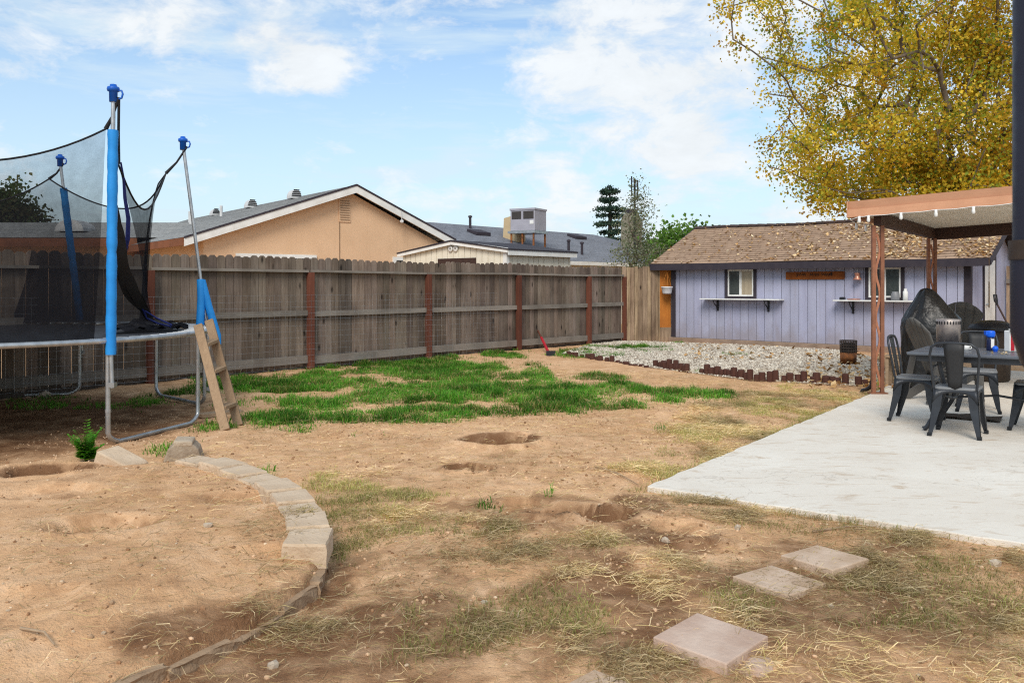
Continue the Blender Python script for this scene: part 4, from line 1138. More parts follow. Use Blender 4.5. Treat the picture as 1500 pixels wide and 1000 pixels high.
    def panel(a0, a1, pa, pb, sag, rb0, rb1, al=.50, nu=22, nv=14, pinch=False):
        rows = []; uv = []; top = []
        for j in range(nv + 1):
            v = j / nv; row = []
            for i in range(nu + 1):
                u = i / nu; ang = a0 + (a1 - a0) * u
                r = 2.24 - .10 * math.sin(math.pi * u)
                bl = min(1, min(u, 1 - u) * 5)
                ch = pa.lerp(pb, u); w = .29 * math.sin(math.pi * u); mid = math.radians((a0 + a1) / 2)
                tp = Vector((ch.x + w * math.cos(mid), ch.y + w * math.sin(mid), ch.z - sag * (1 - (2 * u - 1) ** 2)))
                bp = TP(ang, rb0 + (rb1 - rb0) * u, RIMZ + .01)
                if pinch:
                    k = u ** 3; bp = bp.lerp(Q1, k); w = v ** (1 - .55 * k); p = Vector((tp.x + (bp.x - tp.x) * w, tp.y + (bp.y - tp.y) * w, tp.z + (bp.z - tp.z) * v))
                else: p = tp.lerp(bp, v)
                off = .03 * math.sin(u * 25 + v * 3) * v * (1 - v) + .04 * math.sin(u * 9) * v * (1 - v)
                p += Vector((math.cos(math.radians(ang)), math.sin(math.radians(ang)), 0)) * off
                row.append(p); uv.append((u * 4, v * 3))
                if j == 0: top.append(p)
            rows.append(row)
        cl = [(al * (.70 + .95 * j / nv),) * 3 for j in range(nv + 1) for i in range(nu + 1)]; net.grid(rows, cl, True, uv); hem.tube(top, .010, 6)
    panel(-90, -30, att[270], att[-30], .40, 2.2, 2.2)
    panel(90, 30, att[90], attR, .38, 2.2, 1.85, .50, pinch=True)
    panel(90, 150, att[90], att[150], .38, 2.2, 2.2)
    panel(150, 210, att[150], att[210], .38, 2.2, 2.2)
    panel(210, 270, att[210], att[270], .38, 2.2, 2.2)
    # doorway panel pulled together towards the mat
    rows = []; uv = []; top = []; edge = []
    for j in range(19):
        v = j / 18; row = []
        for i in range(15):
            u = i / 14
            c = attF.lerp(attR, u); c.z -= .42 * math.sin(math.pi * min(1, u * 1.0)) ** 1.0
            q = Q0.lerp(Q1, u); w = v ** (.45 if u > .5 else .45 + (.5 - u) * 1.0)
            p = Vector((c.x + (q.x - c.x) * w, c.y + (q.y - c.y) * w, c.z + (q.z - c.z) * v))
            p += Vector((.6, -.8, 0)) * .05 * math.sin(u * 16 + v * 4) * math.sin(math.pi * v)
            row.append(p); uv.append((u * 3, v * 3))
            if j == 0: top.append(p)
        rows.append(row); edge.append(row[-1])
    net.grid(rows, (.72, .72, .72), True, uv); hem.tube(top, .010, 6); hem.tube(edge, .007, 6)
    # loose net lying on the mat
    L0 = [loc(A(*p)) for p in ((205, 472, 10.6), (232, 470, 10.4), (262, 474, 10.0), (276, 477, 9.7))]
    L1 = [loc(A(*p)) for p in ((150, 484, 8.8), (205, 482, 9.0), (245, 480, 9.2), (276, 479, 9.5))]
    rows = []; uv = []
    for j in range(6):
        row = []
        for i in range(16):
            u = i / 15; k = min(2, int(u * 3)); f = u * 3 - k; v = j / 5
            p = L0[k].lerp(L0[k + 1], f).lerp(L1[k].lerp(L1[k + 1], f), v)
            p.z = RIMZ + .035 + .03 * math.sin(i * 1.7 + j * 2.3) + .05 * (1 - v) * (1 - u); row.append(p); uv.append((u * 2, v))
        rows.append(row)
    net.grid(rows, (.85, .85, .85), True, uv)
    net.build('safety_net', M['net'], root); hem.build('net_hem', M['strap'], root)
    # gathered net edge
    g = [loc(A(*p)) for p in ((169, 300, 7.9), (174, 340, 8.1), (180, 385, 8.4), (192, 422, 8.8), (208, 448, 9.2), (222, 468, 9.5), (250, 473, 9.6))]
    mb = MB(); rr = random.Random(4)
    for q in range(7):
        rows = []; ph = rr.uniform(0, 6)
        for k in range(31):
            t = k / 30 * (len(g) - 1); i = min(len(g) - 2, int(t)); c = g[i].lerp(g[i + 1], t - i)
            w = .012 + .034 * math.sin(math.pi * min(1, k / 26)) ; o = .030 * math.sin(k * .33 + ph) * math.sin(math.pi * k / 30)
            o2 = .02 * math.sin(k * .7 + ph * 2)
            rows.append([c + Vector((o - w, -.015 * q + o2, 0)), c + Vector((o, -.02 + o2 - .01 * q, .01)), c + Vector((o + w, o2, 0))])
        mb.grid(rows)
    mb.build('gathered_net', M['gathered'], root)
    mb = MB(); mb.tube([loc(A(*p)) for p in ((177, 238, 7.9), (181, 262, 8.0), (183, 290, 8.1), (188, 320, 8.2), (187, 350, 8.3), (183, 372, 8.4))], [.008, .012, .016, .02, .022, .012], 7)
    mb.build('door_rope', M['bluerope'], root); mb = MB()
    mb.tube([loc(A(*p)) for p in ((208, 450, 9.2), (215, 466, 9.3), (232, 474, 9.4), (250, 478, 9.3))], .010, 6); mb.build('door_rope', M['bluerope'], root); mb = MB(); mb.tube([loc(A(*p)) for p in ((212, 455, 9.2), (228, 465, 9.3), (252, 476, 9.3))], .009, 6)
    mb.build('door_rope', M['bluerope'], root)
    # straps from the caps
    for a, q in ((-30, att[-30]), (30, attR), (90, att[90]), (-30, attF)):
        mb = MB(); t = polepts[a][1] + Vector((.05, 0, -.03)); mb.tube([t, t.lerp(q, .5) + Vector((0, 0, -.03)), q], [.012, .012, .02], 6)
        mb.build('strap', M['strap'], root)
trampoline()

def ladder():
    f0 = G(331, 633, -.02); f1 = G(351, 622, -.02)
    f0 = Vector((-2.76, 8.22, 0)); f1 = Vector((-2.76, 8.62, 0)); f0.z = Hs(f0.x, f0.y); f1.z = Hs(f1.x, f1.y)
    t0 = A(290, 476, 8.72); t1 = A(306, 469, 9.1)
    root = empty('wooden_ladder', f0, 0, 'short homemade wooden ladder leaning on the trampoline rim', 'ladder')
    L = lambda p: p - f0
    for a, b in ((f0, t0), (f1, t1)):
        mb = MB(); mb.bar(L(a), L(b), .038, .088, 1, up=(1, 0, 0)); mb.build('side_rail', M['ladder'], root, bevel=.004)
    for t in (.20, .54, .80):
        a = f0.lerp(t0, t); b = f1.lerp(t1, t)
        d = (b - a).normalized() * .018
        mb = MB(); mb.bar(L(a + d), L(b - d), .10, .035, 1.15); mb.build('step', M['ladder'], root, bevel=.003)
    a, b = G(292, 606), G(352, 600); z = Hs(a.x, a.y) + .03; a.z = b.z = z
    mb = MB(); mb.bar((0, 0, 0), b - a, .17, .04); o = mb.build('loose_plank', M['plank'], None, a, bevel=.003)
    tag(o, 'short flat plank on the ground behind the ladder foot', 'plank')
ladder()

def fern():
    p = G(126, 676); z = Hs(p.x, p.y)
    root = empty('leafy_weed', (p.x, p.y, z - .02), 0, 'bushy bright green weed by the dug hole and concrete wedge', 'weed')
    rr = random.Random(2); st = MB(); lv = MB()
    for k in range(22):
        a = rr.uniform(0, 6.28); h = rr.uniform(.12, .33) * (1.15 if k == 0 else 1); l = rr.uniform(.03, .16) * (0.3 if k == 0 else 1)
        pts = [Vector((math.cos(a) * l * t * t, math.sin(a) * l * t * t, h * t)) for t in (0, .33, .66, 1)]
        st.tube(pts, [.004, .003, .002, .001], 4, (.09, .2, .03))
        for j in range(13):
            t = .2 + .8 * j / 13; q = Vector((math.cos(a) * l * t * t, math.sin(a) * l * t * t, h * t))
            for s in (-1, 1):
                b = a + s * 1.4 + rr.uniform(-.4, .4); w = .075 * (1.15 - t) + .02
                d = Vector((math.cos(b), math.sin(b), .3)); e = Vector((-d.y, d.x, .1)) * .5
                c = (.13 * rr.uniform(.7, 1.4), .36 * rr.uniform(.7, 1.3), .045)
                lv.add([q, q + (d + e) * w * .5, q + d * w, q + (d - e) * w * .5], [(0, 1, 2, 3)], c)
    st.build('stem', M['leaf'], root); lv.build('leaves', M['leaf'], root)
    for nm in ('stem',): pass
fern()

# ------------------------------------------------------------------ patio cover
def patio_cover():
    C0 = Vector((4.30, 10.90))
    root = empty('patio_cover', (C0.x, C0.y, 0), RZP, 'flat patio cover with orange-brown fascia on twin brown posts', 'patio cover')
    # local x along the front edge (towards the house), local y to the back
    sl = .042; zb = lambda x: 2.265 + sl * x; W, D = 6.5, 4.15; h = .205
    def beam(mb, p, q, y0, y1, dz0, dz1, col=1):
        mb.hexa([(p, y0, zb(p) + dz0), (q, y0, zb(q) + dz0), (q, y1, zb(q) + dz0), (p, y1, zb(p) + dz0), (p, y0, zb(p) + dz1), (q, y0, zb(q) + dz1), (q, y1, zb(q) + dz1), (p, y1, zb(p) + dz1)], col)
    mb = MB(); beam(mb, 0, W, .0, .05, .10, h, .86); beam(mb, -.012, W, -.03, .045, .0, .098, 1.1)
    mb.box(-.016, .0, -.034, .05, zb(0) - .002, zb(0) + h + .002, 1)
    mb.build('front_fascia', M['patiowood'], root)
    mb = MB(); mb.box(-.015, .04, .052, D, zb(0), zb(0) + h, .9); beam(mb, -.01, W, D, D + .05, 0, h, .9); mb.build('side_fascia', M['patiowood'], root)
    mb = MB(); beam(mb, .04, W, .05, D, .055, .075); x = .3
    k = 0
    yy = .2
    while yy < D: beam(mb, .05, W, yy, yy + .012, .045, .056, .8); yy += .2
    mb.build('soffit', M['soffit'], root)
    mb = MB(); beam(mb, .02, W, .05, D, .13, .15, .5); mb.build('roof_deck', M['galv'], root)
    # carrying beams (left edge and back)
    mb = MB(); mb.box(.27, .36, .14, 3.87, zb(.3) - .115, zb(.3) + .04); mb.build('beam', M['darkbrown'], root)
    mb = MB(); beam(mb, .30, W, 3.87, 3.97, -.14, .04); mb.build('beam', M['darkbrown'], root)
    for (x, y) in ((.31, .18), (.31, 3.84)):
        pr = MB(); a = math.radians(0)
        pt = zb(x) - .115
        ps = empty('post', (x, y, 0), 0); ps.parent = root
        c = -RZP                                             # twin members side by side as seen across the patio
        ps.rotation_euler = (0, 0, c)
        w = .046
        for s in (-1, 1):
            mb = MB(); mb.box(s * .054 - w / 2, s * .054 + w / 2, -w / 2, w / 2, .03, pt, 1.15 if s < 0 else .9); mb.build('upright', M['brownpaint'], ps, bevel=.003)
        mb = MB(); pts = []
        for k in range(60):
            z = .1 + (pt - .2) * k / 59; pts.append((.026 * math.sin(z * 11), -.0, z))
        for k in range(59):
            mb.bar(pts[k], pts[k + 1], .03, .012, 1.7, up=(0, 1, 0))
        mb.build('scroll_bar', M['brownpaint'], ps)
        mb = MB(); mb.box(-.11, .11, -.06, .06, .026, .04); mb.build('base_plate', M['brownpaint'], ps)
    Mx = Matrix.Translation((C0.x, C0.y, 0)) @ Matrix.Rotation(RZP, 4, 'Z')
    # string lights under the fascia
    lt = empty('string_lights', (C0.x, C0.y, 0), RZP, 'white string of small lights hung under the patio cover fascia', 'string lights')
    xs = [.14, .25, .63, 1.02, 1.42, 1.84, 2.3, 2.8, 3.3]
    mb = MB(); pts = []
    for i in range(len(xs) - 1):
        for k in range(5):
            t = k / 5; x = xs[i] + (xs[i + 1] - xs[i]) * t; pts.append((x, -.045, zb(x) - .002 - .016 * math.sin(math.pi * t) * .6 + .004))
    mb.tube(pts, .0042, 5); mb.tube([(.14, -.045, zb(0)), (.02, .0, zb(0) - .03), (-.02, .5, zb(0) - .05), (.0, 1.2, zb(0) - .03)], .006, 5); mb.build('cord', M['bulb'], lt)
    for x in xs:
        mb = MB(); z = zb(x) + .004
        mb.lathe([(0, 0), (.016, -.002), (.017, -.035), (.021, -.05), (.02, -.075), (.012, -.088), (0, -.09)], 10, (x, -.045, z)); mb.build('bulb', M['bulb'], lt)
    for y in (.45, .95):
        mb = MB(); mb.lathe([(0, 0), (.016, -.002), (.017, -.035), (.021, -.05), (.02, -.075), (.012, -.088), (0, -.09)], 10, (-.015, y, zb(0) - .04)); mb.build('bulb', M['bulb'], lt)
    # pull chain hanging from the far beam
    mb = MB(); mb.tube([(0, 0, zb(1.1) - .135), (0, 0, 1.46)], .006, 5); pc = mb.build('pull_cord', M['plank'], root, (1.12, 3.9, 0))
    mb = MB(); mb.tube([(0, 0, 1.459), (0, 0, 1.05)], .011, 6); mb.build('cord_handle', M['plank'], pc)
    # drain pipe by the near post
    p = Mx @ Vector((.22, .30, 0)); root2 = empty('drain_pipe', p, RZP, 'white drain pipe with black hose end beside the near patio post', 'drain pipe')
    mb = MB(); mb.tube([(0, 0, .42), (0, 0, 1.0)], .02, 8); mb.build('pipe', M['whitepaint'], root2)
    mb = MB(); mb.tube([(0, 0, .44), (0, 0, .2), (-.02, .02, .1), (-.08, .05, .05), (-.14, .08, .03), (-.17, .1, -.02)], .026, 8); mb.build('hose', M['blackplastic'], root2)
patio_cover()

# ------------------------------------------------------------------ patio furniture
def RP(u, v, c): q = Vector(c) + UV_N * u + UV_L * v; return (q.x, q.y)
TC = (4.60, 8.085)
def metal_chair(first=True):
    root = empty('metal_chair', (0, 0, 0), 0)
    mb = MB(); s = .185; poly = []
    for cx, cy, a0 in ((s - .05, s - .05, 0), (-s + .05, s - .05, 90), (-s + .05, -s + .05, 180), (s - .05, -s + .05, 270)):
        for k in range(6):
            a = math.radians(a0 + k * 18); poly.append((cx + .05 * math.cos(a), cy + .05 * math.sin(a)))
    mb.slab(poly, .425, .45); mb.build('seat', M['seatgray'], root, bevel=.007)
    mb = MB()
    for q in range(4):
        R = Matrix.Rotation(q * math.pi / 2, 4, 'Z'); n = 16; rows = [[], []]
        for k in range(n + 1):
            t = -1 + 2 * k / n
            zt = .43; zbm = .40 - .10 * abs(t) ** 3
            rows[0].append(R @ Vector((t * .172, .182, zt))); rows[1].append(R @ Vector((t * .185, .182 + .012 * (zt - zbm) / .13, zbm)))
        mb.grid(rows, 1, True)
    o = mb.build('apron', M['gunmetal'], root); md = o.modifiers.new('Solid', 'SOLIDIFY'); md.thickness = .004
    for sx in (-1, 1):
        for sy in (-1, 1):
            mb = MB()
            ft = Vector((sx * .215, sy * (.225 if sy > 0 else .235), 0)); tp = Vector((sx * .182, sy * .182, .43))
            md_ = Vector((sx * .192, sy * .193, .26))
            def plate(axis):
                pts = []
                for p, w in ((tp, .085), (md_, .075), (ft, .030)):
                    d = Vector((-sx, 0, 0)) if axis == 0 else Vector((0, -sy, 0))
                    t_ = Vector((0, -sy, 0)) * .004 if axis == 0 else Vector((-sx, 0, 0)) * .004
                    pts.append([p, p + d * w, p + d * w + t_, p + t_])
                for i in range(2):
                    mb.hexa(pts[i + 1] + pts[i])
            plate(0); plate(1)
            mb.box(ft.x - .018 - sx * .012, ft.x + .018 - sx * .012, ft.y - .018 - sy * .012, ft.y + .018 - sy * .012, 0, .03, .5)
            mb.build('leg', M['gunmetal'], root)
    pts = []
    base = [(-.175, -.175, .435), (-.19, -.20, .60), (-.20, -.225, .74), (-.185, -.238, .81), (-.14, -.246, .845), (-.07, -.249, .853), (0, -.25, .855)]
    pts = base + [(-x, y, z) for x, y, z in base[:-1][::-1]]
    mb = MB(); mb.tube(pts, .0115, 10); mb.build('back_hoop', M['gunmetal'], root)
    mb = MB(); rows = []
    for k in range(6):
        t = k / 5; w = .055 + .033 * t; y = -.175 - .075 * t; z = .43 + .42 * t
        rows.append([(-w, y, z), (-w * .5, y - .008, z), (0, y - .010, z), (w * .5, y - .008, z), (w, y, z)])
    mb.grid(rows); o = mb.build('splat', M['splat'], root); md = o.modifiers.new('Solid', 'SOLIDIFY'); md.thickness = .006
    return root
def furniture():
    rt = RZP
    t = empty('patio_table', (TC[0], TC[1], PZ), rt, 'dark gray rectangular patio table with curved iron legs', 'table')
    mb = MB(); mb.box(-.70, .70, -.5, .5, .715, .742); mb.build('tabletop', M['tabletop'], t, bevel=.008)
    mb = MB()
    for y in (-.44, .44): mb.box(-.62, .62, y - .012, y + .012, .66, .714)
    for x in (-.62, .62): mb.box(x - .012, x + .012, -.428, .428, .66, .714)
    mb.build('apron', M['gunmetal'], t)
    for sx in (-1, 1):
        for sy in (-1, 1):
            mb = MB(); P = [(.44, .38, .70), (.43, .38, .60), (.40, .37, .46), (.40, .37, .36), (.44, .375, .22), (.52, .385, .08), (.545, .39, .03), (.57, .39, .012)]
            mb.tube([(sx * a, sy * b, c) for a, b, c in P], [.024, .022, .02, .02, .02, .019, .02, .026], 8)
            mb.tube([(sx * .43, sy * .38, .64), (sx * .50, sy * .385, .60), (sx * .53, sy * .385, .66), (sx * .5, sy * .385, .70)], .011, 6); mb.build('leg', M['gunmetal'], t)
    mb = MB()
    for s in (-1, 1): mb.tube([(s * .41, -.37, .34), (s * .36, -.2, .30), (s * .34, 0, .29), (s * .36, .2, .30), (s * .41, .37, .34)], .012, 6)
    mb.tube([(-.34, 0, .29), (0, 0, .33), (.34, 0, .29)], .012, 6); mb.build('stretcher', M['gunmetal'], t)
    ch = metal_chair()
    spots = [((4.13, 8.70), rt - math.pi / 2, 'dark metal chair at the left end of the table, seen from its side'),
             ((4.11, 7.86), rt, 'dark metal chair pushed under the near table side with its back to the lawn'),
             ((5.13, 9.40), rt + math.pi + .15, 'dark metal chair behind the table facing the lawn'),
             ((5.02, 8.15), rt + math.pi / 2, 'dark metal chair at the right table end, cut off by the photo edge')]
    for i, (p, r, lb) in enumerate(spots):
        o = ch if i == 0 else copy_tree(ch)
        o.location = (p[0], p[1], PZ); o.rotation_euler = (0, 0, r)
        tag(o, lb, 'chair', 'metal chairs around the patio table')
    # adirondack chairs
    def adir(loc, rz, label):
        r = empty('adirondack_chair', loc, rz, label, 'chair', 'gray plastic garden chairs')
        mb = MB(); n = 5
        for k in range(n):
            c = (k - 2) * .108; top = .98 - .035 * abs(k - 2) ** 1.7
            rows = []
            for j in range(9):
                tt = j / 8; row = []
                w = .0525 * (.82 + .28 * tt); off = c * (.8 + .3 * tt)
                for q in (-w, -w * .5, 0, w * .5, w):
                    xx = off + q; z = .30 + (.99 - 1.9 * xx * xx - .30) * tt; row.append((xx, -.16 - .34 * (z - .3) / .7 - .006 * (1 - abs(q) / w) + .12 * xx * xx, z))
                rows.append(row)
            mb.grid(rows)
        o = mb.build('backrest', M['plasticgray'], r); m = o.modifiers.new('Solid', 'SOLIDIFY'); m.thickness = .018
        mb = MB()
        for k in range(5): mb.bar((-.25, -.18 + k * .11, .29 + .025 * k), (.25, -.18 + k * .11, .29 + .025 * k), .1, .018)
        mb.build('seat', M['plasticgray'], r, bevel=.004)
        for s in (-1, 1):
            mb = MB(); mb.slab([(s * .27, -.35), (s * .40, -.35), (s * .42, .34), (s * .36, .39), (s * .28, .34)][::(1 if s > 0 else -1)], .54, .565); mb.build('armrest', M['plasticgray'], r, bevel=.006)
            mb = MB(); mb.bar((s * .31, .25, 0), (s * .33, .22, .54), .04, .1, 1, up=(0, 1, 0)); mb.bar((s * .3, -.42, .02), (s * .29, .25, .38), .03, .1); mb.bar((s * .32, -.42, 0), (s * .33, -.28, .54), .04, .07, 1, up=(0, 1, 0)); mb.build('leg', M['plasticgray'], r)
        return r
    p = A(1338, 520, 10.0); a1 = adir((p.x + .46, p.y + .12, PZ), math.radians(-86), 'gray plastic slatted armchair turned sideways in front of the covered grill')
    p = A(1412, 500, 13.4); a2 = adir((p.x + .1, p.y + .5, PZ), -.3, 'gray plastic slatted armchair with a rounded back against the shed side')
    a1.scale = (.86, .92, 1.0); a2.scale = (1.15, 1.15, 1.12)
    p = G(1328, 566, PZ); r = empty('wooden_stool', (p.x, p.y + .15, PZ), RZP, 'low pale wooden stool behind the left metal chair', 'stool')
    mb = MB(); mb.box(-.2, .2, -.15, .15, .38, .41); mb.build('seat', M['plank'], r, bevel=.004)
    for x in (-.16, .16):
        for y in (-.11, .11): mb = MB(); mb.box(x - .02, x + .02, y - .02, y + .02, 0, .379); mb.build('leg', M['plank'], r)
    # covered grill
    p = A(1364, 500, 11.4); r = empty('covered_grill', (p.x, p.y, PZ), RZP * .6, 'barbecue grill hidden under a peaked black vinyl cover', 'grill')
    mb = MB(); n = 48; rows = []
    prof = [(.02, .44, .30), (.25, .43, .31), (.55, .43, .32), (.82, .42, .32), (.94, .41, .31), (1.03, .345, .27), (1.12, .27, .22), (1.21, .195, .17), (1.29, .13, .12), (1.33, .085, .085), (1.345, .03, .03), (1.347, .001, .001)]
    for z, a, b in prof:
        row = []
        for k in range(n + 1):
            th = 2 * math.pi * k / n
            ex = 2.8 if z < .95 else 2.2
            cx = math.copysign(abs(math.cos(th)) ** (2 / ex), math.cos(th)); sy = math.copysign(abs(math.sin(th)) ** (2 / ex), math.sin(th))
            fold = 1 + .05 * abs(math.sin(th * 4.5 + z * 3)) ** .6 - .03 + .03 * math.sin(th * 9 + z * 5) * min(1, (1.36 - z) * 1.4) + .03 * math.sin(th * 17 - z * 9) + .02 * math.sin(z * 22 + th * 3)
            row.append((a * cx * fold - .06 * max(0, z - .9) / .4, b * sy * fold, z + .012 * math.sin(th * 5 + z * 8)))
        rows.append(row)
    mb.grid(rows); mb.build('cover', M['tarp'], r); r.scale = (.84, .9, .985)
    for x in (-.33, .33):
        for y in (-.2, .2): mb = MB(); mb.tube([(x, y, 0), (x, y, .4)], .025, 8); mb.build('leg', M['blackplastic'], r)
    # round bin behind
    p = A(1452, 500, 12.3); r = empty('lidded_bin', (p.x, p.y, PZ), 0, 'round brown bin with black domed lid behind the table', 'bin')
    mb = MB(); mb.lathe([(0, 0), (.21, 0), (.24, .02), (.26, .72), (.24, .73), (.0, .7)], 28); mb.build('body', M['bin'], r)
    mb = MB(); mb.lathe([(.0, .80), (.29, .72), (.30, .735), (.30, .77), (.26, .82), (.15, .862), (0, .875)], 28); mb.build('lid', M['blackplastic'], r)
    # things on the table
    tz = PZ + .7425
    def on(u, v): q = RP(u, v, TC); return (q[0], q[1], tz)
    c = A(1389, 500, 8.72); r = empty('charcoal_chimney', (c.x, c.y, tz), .2, 'tall smoke-stained metal chimney starter standing on the table', 'chimney starter')
    mb = MB(); mb.lathe([(.0, .02), (.108, .02), (.11, 0), (.112, .25), (.112, .285), (.106, .285), (.104, .03)], 28); mb.build('cylinder', M['smoked'], r)
    mb = MB()
    for k in range(26):
        a = 2 * math.pi * k / 26; mb.box(-.005, .005, -.002, .002, .235, .265, 1, Matrix.Rotation(a, 4, 'Z') @ Matrix.Translation((0, -.1135, 0)))
    mb.build('vent_slots', M['strap'], r)
    c = A(1451, 515, 8.25); r = empty('spray_bottle', (c.x, c.y, tz), 0, 'dark blue bottle with bright blue cap on the table', 'bottle')
    mb = MB(); mb.lathe([(0, 0), (.034, 0), (.037, .01), (.036, .10), (.03, .135), (0, .14)], 18); mb.build('body', M['bottle'], r)
    mb = MB(); mb.lathe([(.032, .13), (.04, .135), (.042, .175), (.036, .19), (0, .195)], 18); mb.box(-.055, -.03, -.02, .02, .15, .19); mb.build('cap', M['brightblue'], r, bevel=.003)
    mb = MB(); mb.box(-.018, .012, -.042, -.0375, .03, .115); mb.build('label', M['whitepaint'], r)
    c = A(1458, 517, 8.12); mb = MB(); mb.blob((0, 0, .028), (.028, .028, .028), 2, 1, 2, 0, smooth=True); mb.lathe([(0, 0), (.02, 0), (.02, .006), (0, .006)], 12); o = mb.build('blue_ball', M['brightblue'], None, (c.x, c.y, tz)); tag(o, 'small bright blue ball beside the blue bottle', 'ball')
    c = A(1481, 512, 8.15); r = empty('paint_can', (c.x, c.y, tz), .3, 'white and red tin can at the right of the table', 'can')
    mb = MB(); mb.box(-.05, .05, -.035, .035, 0, .20); mb.build('body', M['whitepaint'], r, bevel=.008)
    mb = MB(); mb.box(-.042, .0, -.039, -.036, .01, .19); mb.box(-.0, .042, -.039, -.036, .14, .19); mb.build('red_panel', M['red'], r)
    mb = MB(); mb.lathe([(0, .2), (.02, .2), (.02, .215), (0, .217)], 12); mb.build('cap', M['whitepaint'], r)
    c = A(1414, 512, 8.3); mb = MB(); mb.lathe([(0, 0), (.035, 0), (.04, .05), (.034, .05), (.03, .008), (0, .008)], 16); mb.tube([(.036, 0, .04), (.058, 0, .036), (.06, 0, .018), (.036, 0, .01)], .005, 6)
    o = mb.build('mug', M['whitepaint'], None, (c.x, c.y, tz)); tag(o, 'little white mug right of the metal chimney starter', 'mug')
    pts = np.array([on(rng.uniform(-.1, .6), rng.uniform(-.35, .1)) for _ in range(60)]); pts[:, 2] += .008
    o = scatter_leaves('table_leaves', pts, None, (.012, .03), [(.45, .3, .15), (.3, .2, .1), (.55, .45, .3)], M['litter']); tag(o, 'bits of dry leaf scattered on the table top', 'fallen leaves', kind='stuff')
    c = G(1300, 571, PZ); mb = MB(); mb.lathe([(0, 0), (.035, 0), (.04, .01), (.04, .13), (.02, .16), (.02, .185), (0, .185)], 14); o = mb.build('lime_bottle', M['lime'], None, (c.x, c.y + .2, PZ)); tag(o, 'lime green bottle standing behind the near patio post', 'bottle')
    # folded dark mat on the floor under the table
    q = G(1418, 612, PZ); mb = MB()
    rows = [[(x * .1, y * .08, .012 + .012 * math.sin(x * 2.1 + y) + .008 * (y % 2)) for x in range(-3, 4)] for y in range(-2, 3)]
    mb.grid(rows); o = mb.build('floor_rag', M['bin'], None, (q.x, q.y, PZ + .004), RZP); md = o.modifiers.new('Solid', 'SOLIDIFY'); md.thickness = .008
    tag(o, 'crumpled dark rag on the concrete beneath the table', 'rag')
    # iron umbrella stand just at the edge
    q = G(1497, 676, PZ); r = empty('umbrella_stand', (q.x + .30, q.y - .05, PZ), 0, 'dark cast iron umbrella stand foot at the right photo edge', 'umbrella stand')
    mb = MB(); mb.lathe([(0, .05), (.12, .045), (.09, .075), (.045, .09), (.03, .12), (.03, .4), (.024, .4), (0, .39)], 18); mb.build('hub', M['gunmetal'], r)
    for k in range(4):
        a = math.pi + k * math.pi / 2 + .1; mb = MB(); d = Vector((math.cos(a), math.sin(a), 0))
        mb.tube([d * .08 + Vector((0, 0, .06)), d * .18 + Vector((0, 0, .075)), d * .25 + Vector((0, 0, .045)), d * .285 + Vector((0, 0, .02)), d * .32 + Vector((0, 0, .018))], [.025, .024, .024, .03, .012], 8)
        mb.build('foot', M['gunmetal'], r)
furniture()

def downspout():
    d = 1.32; x = (1489 - 750) / F * d + .042
    r = empty('downspout', (x, d, 0), 0, 'dark out-of-focus downspout pipe at the right edge of the photo', 'downspout')
    mb = MB(); mb.tube([(0, 0, 1.445), (0, 0, 3.6)], .042, 24); mb.build('upper_pipe', M['downspout'], r)
    mb = MB(); mb.tube([(0, 0, 1.44), (0, 0, 1.47)], .0475, 24, .9); mb.build('collar', M['rustdark'], r)
    mb = MB(); mb.tube([(.0, 0, 1.441), (.0, 0, 1.33), (.01, .0, 1.30), (.05, 0, 1.255), (.14, 0, 1.19), (.26, 0, 1.10), (.30, 0, 1.05), (.30, 0, .05)], .0455, 24); mb.build('lower_pipe', M['downspout'], r)
downspout()

